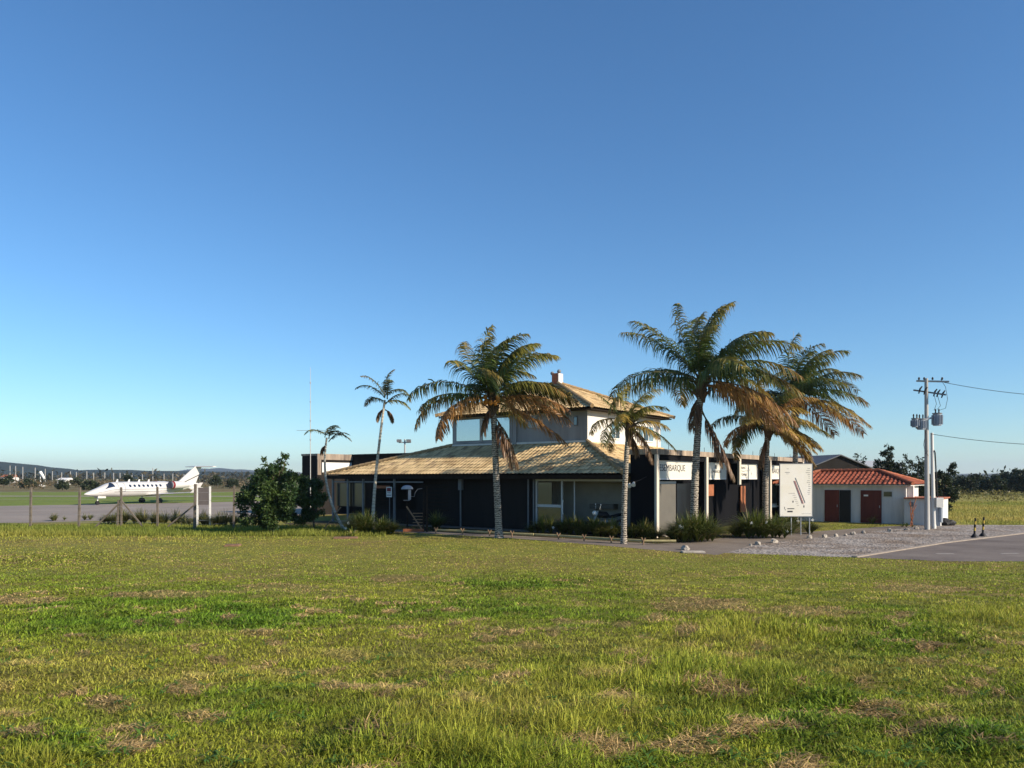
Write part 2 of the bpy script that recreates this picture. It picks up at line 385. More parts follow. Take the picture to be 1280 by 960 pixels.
hills('hills',1500,[(-500,590),(-200,583),(-40,577),(0,577.5),(15,580),(25,581.5),(45,583),(60,586.5),(78,590),(95,588.5),(120,587),(190,588.5),(240,589),(300,590),(345,592.5),(420,594),(700,594),(1000,594),(1300,593),(1700,592)],M['hill'],5,3,500)
hills('mountain_range',4200,[(-500,592),(100,591),(200,590),(235,588),(250,584.5),(258,586),(272,584.8),(290,587.5),(310,586.5),(330,589.5),(400,591),(900,592),(1700,592)],M['farhill'],14,8,900)

# ---------------------------------------------------------------- grass
def inpoly(x,y,pts):
    ins=np.zeros(len(x),bool); n=len(pts)
    for i in range(n):
        x1,y1=pts[i]; x2,y2=pts[(i+1)%n]
        c=((y1>y)!=(y2>y))&(x<(x2-x1)*(y-y1)/((y2-y1) if y2!=y1 else 1e-9)+x1); ins^=c
    return ins
brown=[(int(a),int(b),int(c),int(d)) for a,b,c,d in zip(np.random.default_rng(4).uniform(0,1280,70),np.random.default_rng(5).uniform(770,955,70),np.random.default_rng(6).uniform(6,16,70),np.random.default_rng(7).uniform(3,5,70))]+[(430,820,26,7),(415,859,30,8),(135,877,28,8),(172,912,34,8),(30,918,40,8),(195,746,75,4),(30,749,50,5),(585,829,32,6),(640,789,18,5),(702,776,12,4),
 (1095,891,34,9),(1180,905,34,8),(742,933,18,10),(905,871,40,8),(230,862,24,6),(250,898,22,7),(515,857,22,6),(1150,737,60,7),(345,736,52,3.5),(500,722,44,4),(690,792,10,4),
 (880,757,60,8),(1010,768,70,7),(660,808,20,6),(600,775,12,4),(350,838,16,5),(860,790,20,5),(950,810,14,4),(1150,830,26,5),(1080,855,14,7),(320,795,20,4),(270,827,14,4),(90,800,18,4),(560,840,10,4),(1000,955,26,8),(630,895,12,5)]
lush=[(120,770,160,26),(330,770,140,20),(520,760,120,12),(860,860,80,30),(1120,800,110,22),(1010,900,90,40),(640,730,120,8),(60,700,120,10),(1010,785,60,10),(430,930,70,20),(80,935,80,18),(1230,930,60,30)]
tall=[(640,910,220,50),(860,850,170,40),(960,790,130,18),(1230,775,60,14),(600,950,200,30),(180,672,180,6),(40,955,60,16)]
def blob(x,y,lst):
    Y=y; z=1.15*(1-ss(2,25,Y)); u=640+x/Y*F; v=HV+(H-z)/Y*F
    r=np.zeros(len(x))
    wob=(fbm(x*2.2,y*2.2,21)-.5)*1.1
    for (a,b,c,d) in lst:
        q=np.sqrt(((u-a)/(c*1.0))**2+((v-b)/(d*1.05))**2)+wob
        r=np.maximum(r,np.clip(1.35-q,0,1))
    return r
N=540000
Yb=4.0*np.exp(R.random(N)*math.log(46/4.0))
Xb=(R.random(N)*2-1)*(.70*Yb+1.0)
keep=np.ones(N,bool)
for pl in (road_pts,gravel_pts,path_pts,apron_pts): keep&=~inpoly(Xb,Yb,pl)
bedm=inpoly(Xb,Yb,bed_pts); keep&=~(bedm&(R.random(N)<.75))
Xb=Xb[keep];Yb=Yb[keep]
br=blob(Xb,Yb,brown); lu=blob(Xb,Yb,lush); ta=blob(Xb,Yb,tall)
nz=fbm(Xb*.5,Yb*.5,31,4); nz2=fbm(Xb*2.5,Yb*2.5,41,3)
br=np.maximum(br,np.clip((nz2-.63)*7,0,.9)*(nz<.56))
rr=R.random(len(Xb))
keep=~((br>.5)&(rr<.3)); 
bare=(nz2<.3)&(rr<.5); keep&=~bare
Xb,Yb,br,lu,ta,nz,nz2=[a[keep] for a in (Xb,Yb,br,lu,ta,nz,nz2)]
n=len(Xb); far=ss(14,32,Yb)
strw=(br>.38)&(R.random(n)<.93)
strw|=(R.random(n)<.035+.05*far)
hgt=(.022+.042*R.random(n)+.035*lu+.13*ta*R.random(n)+.025*np.clip(nz-.45,0,1)*3)*(1-.25*far)
hgt=np.where(strw,hgt*.8+.02,hgt)
az=R.random(n)*2*np.pi
lean=np.where(strw,1.0+R.random(n)*.6,.25+R.random(n)*.9-.2*ta)
wx=.25
dirh=np.stack([np.cos(az)+wx,np.sin(az)],-1)
z0=th(Xb,Yb)
t=np.array([0,.45,.8,1.0])
Lc=hgt
hor=np.sin(np.clip(lean,0,1.5))[:,None]*t[None,:]**1.5*Lc[:,None]
ver=(t[None,:]-.5*np.clip(lean,0,1.5)[:,None]*t[None,:]**2*.9)*Lc[:,None]
Pc=np.empty((n,4,3)); Pc[...,0]=Xb[:,None]+dirh[:,:1]*hor*1.3; Pc[...,1]=Yb[:,None]+dirh[:,1:]*hor*1.3; Pc[...,2]=z0[:,None]-.005+np.maximum(ver,.004)+strw[:,None]*br[:,None]*.03*R.random(n)[:,None]
Wb=(.0018+.00029*Yb)*(.8+.5*R.random(n))*(1+.9*np.clip(lu,0,1)*(R.random(n)<.6))*np.where(ta>.3,.8,1)
Wd=Wb[:,None]*np.array([.9,1.0,.65,.06])[None,:]
az2=az+np.pi/2+ (R.random(n)-.5)*1.2
S=np.stack([np.cos(az2),np.sin(az2),np.zeros(n)],-1)
V,Fc=ribbons(Pc,Wd,S)
green=np.array([.19,.26,.024]); olive=np.array([.345,.355,.045]); lushc=np.array([.095,.20,.018]); straw=np.array([.50,.34,.17]); yel=np.array([.43,.40,.065])
k1=np.clip((nz-.35)*3,0,1)[:,None]
c=olive*(1-k1)+green*k1
c=c*(1-.6*lu[:,None])+lushc*.6*lu[:,None]
c=c*(1-.55*ta[:,None])+yel*.55*ta[:,None]
c=c*(1-.55*far[:,None])+np.array([.46,.40,.09])*.55*far[:,None]
c=np.where(strw[:,None],straw*(.55+.6*R.random(n))[:,None],c)
big=fbm(Xb*.16+3,Yb*.28,61,4); st2=fbm(Xb*.9,Yb*1.6,71,3)
dry=np.clip((big-.5)*6,0,1)*np.clip((st2-.38)*4,0,1)*(1-np.clip(lu*1.5,0,1))
c=c*(1-.6*dry[:,None])+np.array([.44,.38,.09])*.6*dry[:,None]
gr2=np.clip((.47-big)*8,0,1)*np.clip((.62-st2)*4,0,1)
c=c*(1-.4*gr2[:,None])+np.array([.16,.25,.03])*.4*gr2[:,None]
c*=(.38+1.12*nz2)[:,None]*(.38+1.1*R.random(n))[:,None]*1.12*np.array([.96,1.0,.85])
C=np.repeat(c,8,axis=0)
gr=np_mesh('grass',V,Fc,M['grass'],C=C); tag(gr,'rough patchy lawn of green and straw blades filling the foreground','grass',kind='stuff')
# longer grass of the meadow behind the gravel and of the verge by the apron
def tufts(name,label,pts,n,h,w_,cols,seed,cat='grass'):
    rg_=np.random.default_rng(seed); xs2=[p[0] for p in pts]; ys2=[p[1] for p in pts]
    x=rg_.uniform(min(xs2),max(xs2),n*3); y=min(ys2)*np.exp(rg_.random(n*3)*math.log(max(ys2)/min(ys2)))
    k=inpoly(x,y,pts); x=x[k][:n]; y=y[k][:n]; m_=len(x); a=rg_.random(m_)*6.28; hh=h*(.4+.9*rg_.random(m_))*(.5+fbm(x*.3,y*.3,7))
    tt=np.array([0,.5,1.]); ln=rg_.random(m_)*.7
    Pq=np.stack([x[:,None]+np.cos(a)[:,None]*ln[:,None]*hh[:,None]*tt**1.6,y[:,None]+np.sin(a)[:,None]*ln[:,None]*hh[:,None]*tt**1.6,hh[:,None]*tt+0*x[:,None]],-1)
    Wq=(w_*(.6+.8*rg_.random(m_)))[:,None]*np.array([1,.8,.1])[None,:]
    V,Fc=ribbons(Pq,Wq,np.stack([np.cos(a+1.5),np.sin(a+1.5),0*a],-1))
    k=np.clip(fbm(x*.12,y*.2,17,3)*2-.5,0,1)[:,None]; cq=np.array(cols[0])*k+np.array(cols[1])*(1-k); cq=cq*(.55+.8*rg_.random((m_,1)))
    tag(np_mesh(name,V,Fc,M['grass'],C=np.repeat(cq,6,axis=0)),label,cat,kind='stuff')
tufts('meadow_grass','golden dry grass standing in the field behind the gravel lot',[G(1172,655.5),G(1280,656),(60,60),(85,88),(38,88),(26,60)],60000,.16,.02,((.46,.38,.10),(.26,.29,.06)),801)
tufts('verge_grass','taller green grass verge running along the foot of the wire fence',[(-32,36.5),(-6,36.5),(-7,43),(-32,44.5)],30000,.2,.014,((.32,.31,.06),(.14,.21,.03)),802)
# a few broad leaved weeds in the near lawn, part of the same ground cover
# many small scattered tufts of dead thatch
wp=[]
for i in range(260):
    u_=R.uniform(-20,1300); v_=R.uniform(760,965); x,y=Gt(u_,v_); wp.append((x,y))
PcL=[];WdL=[];SL=[]
for x,y in wp:
    zz=float(th(x,y)); m_=R.integers(4,9)
    for j in range(m_):
        a=R.random()*2*np.pi; L_=R.uniform(.06,.14); tt=np.array([0,.35,.7,1.])
        PcL.append(np.stack([x+np.cos(a)*L_*tt,y+np.sin(a)*L_*tt,zz+.02+L_*(.9*tt-.75*tt**2)],-1)); WdL.append(np.array([.3,1,.8,.05])*R.uniform(.004,.009)); SL.append([-np.sin(a),np.cos(a),0])
V,Fc=ribbons(np.array(PcL),np.array(WdL),np.array(SL)); cc=np.repeat(np.array([.11,.2,.03])*(.7+.6*R.random((len(PcL),1))),8,axis=0)
tag(np_mesh('broadleaf_weeds',V,Fc,M['grass'],C=cc),'bright green broad bladed weeds dotted through the near lawn','weeds',kind='stuff')

# ---------------------------------------------------------------- foliage generators
def leafcloud(centers,radii,n,size,rng,cols,flat=.9):
    """leaf-sized faces spread through clumps"""
    centers=np.asarray(centers,float); radii=np.asarray(radii,float)
    wgt=radii**2; idx=rng.choice(len(centers),n,p=wgt/wgt.sum())
    d=norm(rng.normal(size=(n,3))); r=radii[idx]*(rng.random(n)**.42)
    p=centers[idx]+d*r[:,None]*np.array([1,1,flat])
    ax=norm(rng.normal(size=(n,3))+d*.5+np.array([0,0,-.3])); s=norm(np.cross(ax,rng.normal(size=(n,3))))
    L=size*(.6+.8*rng.random(n)); t=np.array([0,.5,1.])
    Pc=p[:,None,:]+ax[:,None,:]*(L[:,None]*t[None,:])[...,None]
    Wd=(L*.22)[:,None]*np.array([.15,1,.1])[None,:]
    V,Fc=ribbons(Pc,Wd,s)
    cl=rng.random(len(centers))[idx]
    c=np.asarray(cols[0])*(1-cl[:,None])+np.asarray(cols[1])*cl[:,None]
    c=c*(.6+.8*rng.random((n,1)))
    return V,Fc,np.repeat(c,6,axis=0)
def tree(name,x,y,label,cat,shape,trunk_h,r,n,size,cols,group=None,seed=0,leanx=0,flat=.9):
    """shape: list of (dx,dy,z,rad) masses; sub-clumps are scattered over each"""
    rng=np.random.default_rng(seed+100)
    root=empty(name,(x,y,0),0,label,cat,group)
    top=max(s[2] for s in shape)
    tb=MB(); tp=[(0,0,-.05),(leanx*.3,0.02,trunk_h*.5),(leanx,0,trunk_h),(leanx*1.3,0,top*.8)]
    tb.tube(tp,[r,r*.8,r*.62,r*.25],8)
    cen=[];rd=[]
    for (dx,dy,z,ra) in shape:
        tb.tube([(leanx*.8,0,trunk_h*.8),(leanx*.8+dx*.4,dy*.4,(trunk_h+z)*.5),(dx,dy,z)],[r*.45,r*.3,r*.1],6)
        m_=max(5,int(14*ra))
        for k in range(m_):
            d=norm(rng.normal(size=3)); cen.append((dx+d[0]*ra*.72,dy+d[1]*ra*.72,z+d[2]*ra*.66)); rd.append(ra*rng.uniform(.2,.42))
    tb.build('trunk',M['bark'],root,smooth=True)
    V,Fc,C=leafcloud(cen,rd,n,size,rng,cols,flat)
    ok=V[:,2]>0.05
    V[:,2]=np.maximum(V[:,2],.05)
    np_mesh('crown',V,Fc,M['leaf'],root,C=C)
    return root
def strapbush(name,x,y,label,w,d,h,nblades,seed,cols=((.045,.075,.014),(.15,.17,.03)),rot=0,group=None,flowers=0,bw=.014):
    rng=np.random.default_rng(seed)
    root=empty(name,(x,y,0),rot,label,'bush',group)
    nc=max(5,int(w*d*7)); cx=(rng.random(nc)-.5)*w; cy=(rng.random(nc)-.5)*d
    i=rng.integers(0,nc,nblades)
    a=rng.random(nblades)*2*np.pi; L=h*(.95+.75*rng.random(nblades)); sp=rng.random(nblades)**.8
    rr_=np.sqrt((cx[i]/(w*.5))**2+(cy[i]/(d*.5))**2); L=L*(1.08-.42*np.clip(rr_,0,1.2)**2)
    out=rng.random(nblades)<.65*np.clip(rr_,0,1); a=np.where(out,np.arctan2(cy[i],cx[i])+rng.normal(size=nblades)*.6,a); sp=np.where(out,np.maximum(sp,.45+.5*rng.random(nblades)),sp)
    t=np.array([0,.3,.6,.85,1.0])
    hor=(.12+sp*.85)[:,None]*L[:,None]*t[None,:]**1.4
    ver=L[:,None]*(t[None,:]-(.12+.55*sp)[:,None]*t[None,:]**2.2)
    Pc=np.stack([cx[i][:,None]+np.cos(a)[:,None]*hor,cy[i][:,None]+np.sin(a)[:,None]*hor,np.maximum(ver,.0)],-1)
    Wd=(bw*(.7+.6*rng.random(nblades)))[:,None]*np.array([.8,1,.9,.6,.08])[None,:]
    S=np.stack([-np.sin(a),np.cos(a),np.zeros(nblades)],-1)
    V,Fc=ribbons(Pc,Wd,S)
    k=rng.random((nblades,1)); c=np.asarray(cols[0])*(1-k)+np.asarray(cols[1])*k; c=c*(.7+.6*rng.random((nblades,1)))
    dead=rng.random(nblades)<.06; c[dead]=[.28,.2,.09]
    np_mesh('leaves',V,Fc,M['strap'],root,C=np.repeat(c,10,axis=0))
    for k in range(flowers):
        fb=MB(); fx=(rng.random()-.5)*w; fy=-d*.45-.1*rng.random(); fz=h*rng.uniform(.3,.95)
        for q in range(5):
            t_=q*1.256; fb.add([(fx,fy-.06,fz),(fx+.05*math.cos(t_-.4),fy-.07,fz+.05*math.sin(t_-.4)),(fx+.085*math.cos(t_),fy-.05,fz+.085*math.sin(t_)),(fx+.05*math.cos(t_+.4),fy-.07,fz+.05*math.sin(t_+.4))],[(0,1,2,3)])
        fb.build('flower',M['flower'],root)
    return root
# palms
def frond(rng,base,az,el,L,droop,wind,leafL,color,npair=62,lw=.024,hang=.55,tipc=None):
    Mn=26; p=np.array(base,float); d=np.array([math.cos(az)*math.cos(el),math.sin(az)*math.cos(el),math.sin(el)])
    pts=[p.copy()]; ds=[d.copy()]
    for i in range(Mn-1):
        t=i/(Mn-1)
        d=d+np.array([wind*.05*t,0,0])+np.array([0,0,-droop*(.015+.085*t)]); d=d/np.linalg.norm(d)
        p=p+d*L/(Mn-1); pts.append(p.copy()); ds.append(d.copy())
    pts=np.array(pts); ds=np.array(ds)
    tt=np.linspace(.14,.99,npair); fi=tt*(Mn-1); i0=np.minimum(fi.astype(int),Mn-2); fr=(fi-i0)[:,None]
    pos=pts[i0]*(1-fr)+pts[i0+1]*fr; dd=ds[i0]
    side=norm(np.cross(dd,np.array([0,0,1.])+1e-3)); roll=rng.normal()*.35
    up=norm(np.cross(side,dd)); side=norm(side*math.cos(roll)+up*math.sin(roll)); 
    prof=np.clip(np.sin(np.pi*(tt*.82+.15))**.6,.15,1)
    AP=[];AW=[];AS=[];AC=[]
    for sg in (-1,1):
        n_=npair
        Ll=leafL*prof*(.8+.35*rng.random(n_))
        ld=norm(side*sg*.9+dd*(.45+.25*rng.random((n_,1)))+up*.15+rng.normal(size=(n_,3))*.13)
        k=5; q=pos.copy(); P_=[q.copy()]; cur=ld.copy()
        for s_ in range(k-1):
            cur=norm(cur+np.array([wind*.11,0,-hang*(.5+.35*s_)])*(.8+.4*rng.random((n_,1))))
            q=q+cur*(Ll/(k-1))[:,None]; P_.append(q.copy())
        Pc=np.stack(P_,1)
        s2=norm(np.cross(ld,rng.normal(size=(n_,3))*.5+up))
        AP.append(Pc); AS.append(s2); AW.append((lw*(.7+.6*rng.random(n_)))[:,None]*np.array([.6,1,.85,.55,.08])[None,:])
        cc=np.asarray(color)[None,:]*(.65+.7*rng.random((n_,1)))
        if tipc is not None:
            f_=np.clip((tt-.45)*2,0,1)[:,None]*rng.random((n_,1)); cc=cc*(1-f_)+np.asarray(tipc)*f_
        AC.append(cc)
    # rachis as a crossed pair of ribbons
    w_=np.linspace(.035,.006,Mn)
    return np.concatenate(AP),np.concatenate(AW),np.concatenate(AS),np.concatenate(AC),pts,w_,side.mean(0),up.mean(0)
def crownmesh(name,fr,parent,mat_):
    V=[];Fs=[];C=[];o=0
    for (Pc,Wd,S,c,pts,w_,sd,up) in fr:
        v,f=ribbons(Pc,Wd,S); V.append(v);Fs.append(f+o);C.append(np.repeat(c,Pc.shape[1]*2,axis=0)); o+=len(v)
        for s_ in (sd,up):
            v,f=ribbons(pts[None],w_[None],norm(s_)[None]); V.append(v);Fs.append(f+o); o+=len(v)
            C.append(np.tile(np.array([[.17,.15,.06]]) if c.mean()<.2 else np.array([[.3,.2,.1]]),(len(v),1)))
    return np_mesh(name,np.concatenate(V),np.concatenate(Fs),mat_,parent,C=np.concatenate(C))
GREEN=(.06,.10,.02); DKG=(.03,.055,.016); YG=(.2,.19,.035); YEL=(.36,.25,.05); ORG=(.38,.20,.065); BRN=(.17,.09,.045); TAN=(.38,.27,.16)
def palm(label,base,mid,top,rb,rt,specs,seed,dead=(),coco=True,name='coconut_palm',leafL=1.22,npair=72,lw=.027,tm=None,wind=1.7,group=None,skirt=True,hang=.55):
    rng=np.random.default_rng(seed)
    bx,by=base[0],base[1]
    root=empty(name,(bx,by,0),0,label,'palm tree',group)
    b=Vector((0,0,-.05)); m_=Vector(mid)-Vector((bx,by,0)); t_=Vector(top)-Vector((bx,by,0))
    pts=[];rs=[]; nseg=70
    for i in range(nseg+1):
        t=i/nseg
        q=b*(1-t)**2+ (m_*2-(b+t_)*.5)*2*t*(1-t)+t_*t*t
        pts.append(q); fl=max(0,1-t*9); rs.append((rb*(1-t)+rt*t)*(1+.45*fl**2)*(1+.06*math.sin(i*2.4)+random.uniform(-.03,.03)))
    MB().tube(pts,rs,12).build('trunk',tm or M['palmtrunk'],root,smooth=True)
    tp=np.array(t_)
    fr=[]
    for (az,el,L,dr,cl,tc) in specs:
        fr.append(frond(rng,tp+np.array([0,0,rng.uniform(-.15,.2)])+rng.normal(size=3)*.06,rad(az),rad(el),L,dr,wind,leafL*(L/4.2)**.35,cl,npair,lw,hang,tc))
    crownmesh('crown',fr,root,M['frond'])
    if skirt:
        sk=MB()
        for k in range(22):
            a=random.uniform(0,6.28); r_=rt*1.1; z=random.uniform(-.7,.15)
            sk.tube([tuple(tp+np.array([math.cos(a)*r_*.6,math.sin(a)*r_*.6,z-.1])),tuple(tp+np.array([math.cos(a)*(r_+.1),math.sin(a)*(r_+.1),z+.15])),tuple(tp+np.array([math.cos(a)*(r_+.3),math.sin(a)*(r_+.3),z+.28]))],[.07,.05,.02],5)
        sk.tube([tuple(tp+np.array([0,0,-.9])),tuple(tp+np.array([0,0,-.3])),tuple(tp+np.array([0,0,.3]))],[rt*1.05,rt*1.7,rt*1.0],10)
        sk.build('leaf_sheath',M['husk'],root,smooth=True)
    if coco:
        for k in range(7):
            a=rad(-100+random.uniform(-60,80)); c_=tp+np.array([math.cos(a)*.38,math.sin(a)*.38,-.12+random.uniform(-.15,.2)])
            MB().ico(tuple(c_),.11,2,(1,1,1.2)).build('coconut',M['coco'],root,smooth=True)
    for (az,el,L,dr,dz) in dead:
        f=frond(rng,tp+np.array([0,0,dz]),rad(az),rad(el),L,dr,.5,leafL*.8,BRN,60,lw*1.1,1.0,TAN)
        crownmesh('dead_frond',[f],root,M['frond'])
    return root
def crownspec(rng,n,L,tipw=1):
    s=[]
    for i in range(n):
        f=i/(n-1)   # 0 youngest .. 1 oldest
        az=i*137.5+rng.uniform(-12,12)
        if f>.66: az=(0 if rng.random()<.55 else 180)+rng.uniform(-42,42)
        el=84-100*f**.95+rng.uniform(-9,9)
        if f<.3: cl,tc=(YG,None) if rng.random()<.3 else (GREEN,YEL)
        elif f<.62: cl,tc=(GREEN if rng.random()<.7 else DKG),YEL
        elif f<.82: cl,tc=(YG if rng.random()<.5 else GREEN),ORG
        else: cl,tc=(ORG if rng.random()<.6 else YEL),BRN
        s.append((az,el,L*(.72+.28*math.sin(min(1,f*1.6+.3)*1.57))*rng.uniform(.9,1.08),.78+.32*f,cl,tc))
    return s
# P1 centre-left palm
q=P(624,672,35.6); t1=P(616,498,35.6)
sp=[(a,e+(9 if i>20 else 0),L,d*(.8 if i>20 else 1),c,tc) for i,(a,e,L,d,c,tc) in enumerate(crownspec(np.random.default_rng(3),30,4.1))]
palm('tall leaning coconut palm with orange coconuts in front of the upper storey windows',(q.x,35.6),(P(620,590,35.6).x,35.6,3.2),(t1.x,35.6,t1.z),.165,.13,sp,3,leafL=1.02,dead=[(-10,-55,2.8,1.2,-.7),(-20,-62,2.5,1.0,-.9),(200,-50,1.4,1.3,-.3)],group='coconut palms round the terminal')
# P2 short palm
q=P(780,680,32.4); t2=P(786,532,32.4)
rg=np.random.default_rng(8); sp=[]
for i in range(15):
    f=i/14; sp.append((i*137.5+rg.uniform(-10,10),75-85*f,2.15*rg.uniform(.85,1.1),.8+.5*f,(YG if f<.4 else YEL) if rg.random()<.6 else GREEN,YEL if f<.6 else BRN))
palm('short young coconut palm with yellowing crown before the dark end wall',(q.x,32.4),(P(781,612,32.4).x,32.4,2.3),(t2.x,32.4,t2.z),.13,.10,sp,8,dead=[(-12,-35,1.9,1.6,0),(10,-60,1.0,1.0,-.3)],coco=False,leafL=.7,npair=46,lw=.018,group='coconut palms round the terminal')
# P3 tallest
q=P(868,668,34.0); t3=P(877,478,34.0)
sp=[(a,e+(6 if i>20 else 0),L,d,c,tc) for i,(a,e,L,d,c,tc) in enumerate(crownspec(np.random.default_rng(5),30,4.45))]
palm('tallest coconut palm rising behind the round spiky bush beside the arrivals sign',(q.x,34.0),(P(869,600,34.0).x,34,2.8),(t3.x,34,t3.z),.19,.14,sp,5,wind=1.1,leafL=1.1,dead=[(-15,-58,3.3,.9,-1.3),(-25,-66,2.6,.9,-1.2),(185,-60,1.6,1.3,-.5)],group='coconut palms round the terminal',coco=False)
# P4
q=P(957,655,41.5); t4=P(960,530,41.5)
rg=np.random.default_rng(14); sp=crownspec(rg,24,3.2)
sp=[(a,e-12,L,d,(c if rg.random()<.45 else (YEL if rg.random()<.6 else ORG)),tc or ORG) for (a,e,L,d,c,tc) in sp]
palm('coconut palm with mostly orange fronds just left of the white map board',(q.x,41.5),(P(957,600,41.5).x,41.5,2.7),(t4.x,41.5,t4.z),.18,.14,sp,14,dead=[(200,-60,1.8,1.2,-.6)],group='coconut palms round the terminal',coco=False,leafL=.9)
# P5
q=P(994,650,46.5); t5=P(996,498,46.5)
sp=crownspec(np.random.default_rng(23),30,4.3)
palm('right-hand coconut palm whose trunk rises behind the white map board',(q.x,46.5),(P(994,590,46.5).x,46.5,3.2),(t5.x,46.5,t5.z),.17,.14,sp,23,dead=[(190,-60,2.2,1.2,-.5)],group='coconut palms round the terminal',coco=False)
# thin palms
def arched(rg,n,L,cl,azs):
    return [(a,el,L*rg.uniform(.9,1.1),1.25,cl if rg.random()<.7 else YG,TAN if rg.random()<.5 else YG) for a,el in azs]
q=P(466,650,40.0); tk=P(481,500,40.0); rg=np.random.default_rng(31)
SLV=(.10,.115,.055)
palm('tall slender pale stemmed palm with few arched fronds over the left porch',(q.x,40.0),(P(469.5,600,40).x,40,2.75),(tk.x,40.0,tk.z),.10,.055,
   arched(rg,6,1.75,SLV,[(175,48),(195,62),(5,50),(-25,38),(80,80),(150,30),(30,25),(-80,60)]),31,dead=[(180,-20,.8,2.0,-.45),(0,-25,.8,2.0,-.5)],coco=False,name='slender_palm',leafL=.5,npair=40,lw=.022,tm=M['thinpalm'],skirt=False,group='slender palms by the left porch',hang=.35,wind=.5)
q=P(431,640,41.0); tk=P(408.5,547,41.0)
root7=palm('small slender palm with a bent stem beside the leafy tree at the porch',(q.x,41.0),(P(409,597,41).x,41,2.3),(tk.x,41.0,tk.z),.085,.05,
   arched(rg,5,1.25,SLV,[(185,35),(60,70),(10,55),(-15,35),(-60,62),(20,15)]),37,dead=[(180,-20,.6,2.0,-.4)],coco=False,name='slender_palm',leafL=.42,npair=34,lw=.02,tm=M['thinpalm'],skirt=False,group='slender palms by the left porch',hang=.35,wind=1.4)
pr=MB(); a=P(426,634,40.9); b=P(405,661,40.4); pr.tube([a,b],.035,6); tag(pr.build('support_stick',M['wood']),'slanting wooden prop leaning against the bent palm stem','prop')

# ---------------------------------------------------------------- tiled roofs
def tiled(name,O,e,s,W,L,clips,mat_,parent,tw=.25,ch=.40,amp=.016):
    """one roof slope of barrel tiles; O eave corner, e along eave, s up the slope"""
    O=np.array(O,float); e=norm(np.array(e,float)); s=norm(np.array(s,float)); nrm=norm(np.cross(e,s))
    if nrm[2]<0: nrm=-nrm
    nxx=int(W/tw*6)+1; rows=int(L/ch)+1
    xs_=np.linspace(0,W,nxx); ph=2*np.pi*xs_/tw
    V=[];C=[]; Fs=[]
    rng=np.random.default_rng(int(W*100+L*10))
    tone=rng.random((rows+1,int(W/tw)+3))
    sag=(fbm(xs_*.25,xs_*0,77,2)-.5)*.06
    for r in range(rows):
        y0=r*ch; y1=min((r+1)*ch+.03,L)
        if y0>=L: break
        ti=(xs_/tw+.25).astype(int); jit=(tone[r][ti]-.5)*.006
        for (yy,lift) in ((y0,.022),(y1,.0)):
            hgt_=amp*np.cos(ph)+lift+jit+sag*math.sin(math.pi*min(1,yy/L))
            V.append(O+np.outer(xs_,e)+s*yy+np.outer(hgt_,nrm))
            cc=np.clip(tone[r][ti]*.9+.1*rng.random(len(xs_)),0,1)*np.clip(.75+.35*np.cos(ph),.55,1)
            C.append(np.repeat(cc[:,None],3,axis=1))
        a=(2*r)*nxx+np.arange(nxx-1)
        Fs.append(np.stack([a,a+1,a+1+nxx,a+nxx],-1))
        if r>0:
            a=(2*r)*nxx+np.arange(nxx-1); b=(2*r-1)*nxx+np.arange(nxx-1)
            Fs.append(np.stack([b,b+1,a+1,a],-1))
    V=np.concatenate(V); Fs=np.concatenate(Fs); C=np.concatenate(C)
    o=np_mesh(name,V,Fs,mat_,parent,C=C); o.data.shade_flat()
    bm=bmesh.new(); bm.from_mesh(o.data)
    for (pt,nn) in clips:
        bmesh.ops.bisect_plane(bm,geom=bm.verts[:]+bm.edges[:]+bm.faces[:],plane_co=pt,plane_no=nn,clear_outer=True)
    bm.to_mesh(o.data); bm.free()
    return o
def hipclip(a,b,keep):
    """vertical plane through a-b, discarding the side away from keep"""
    a=Vector(a);b=Vector(b); d=(b-a); d.z=0; n=Vector((-d.y,d.x,0)).normalized()
    if (Vector(keep)-a).dot(n)>0: n=-n
    return (a,n)
def slope(name,e0,e1,r0,r1,mat_,parent,**kw):
    """quad/tri slope: eave e0-e1, ridge r0-r1 (r0 above e0 side)"""
    e0,e1,r0,r1=[Vector(x) for x in (e0,e1,r0,r1)]
    e=(e1-e0); W=e.length; e.normalize(); m_=(r0+r1)/2-(e0+e1)/2
    s=m_-e*m_.dot(e); L=s.length; s.normalize()
    keep=(e0+e1+r0+r1)/4
    cl=[hipclip(e0,r0,keep),hipclip(e1,r1,keep)]
    return tiled(name,e0-e*.0,e,s,W,L,cl,mat_,parent,**kw)
def ridge(name,a,b,mat_,parent,r=.11):
    a=Vector(a)+Vector((0,0,.05)); b=Vector(b)+Vector((0,0,.05)); n=max(2,int((b-a).length/.4)); m_=MB()
    for i in range(n):
        p0=a.lerp(b,i/n); p1=a.lerp(b,(i+1.15)/n)
        m_.tube([p0,p1],[r*1.1,r*.88],8)
    return m_.build(name,mat_,parent,smooth=True)

# ---------------------------------------------------------------- terminal
CX,CY=6.8,35.8; ROT=math.atan2(.8,.6)
def LW(p,q,z): return Vector((CX+.6*p-.8*q,CY+.8*p+.6*q,z))
T=empty('terminal_building',(CX,CY,0),ROT,'low dark terminal with buff tiled roof, small upper storey and flat facade with signs','building')
def B(name,m,x0,x1,y0,y1,z0,z1,parent=T,bevel=0):
    return MB().box(x0,x1,y0,y1,z0,z1).build(name,m,parent,bevel=bevel)
wl=MB()
wl.box(0,.2,7.1,15.5,0,2.86)      # front wall beneath the porch roof
wl.box(2.2,2.4,15.5,21.2,0,3.05)    # recessed wall behind the left porch
wl.box(.2,2.2,15.3,15.5,0,3.05)
wl.box(2.4,12,21.0,21.2,0,3.1)
wl.box(11.8,12,1.3,21,0,3.1)
wl.build('wall',M['dark'],T)
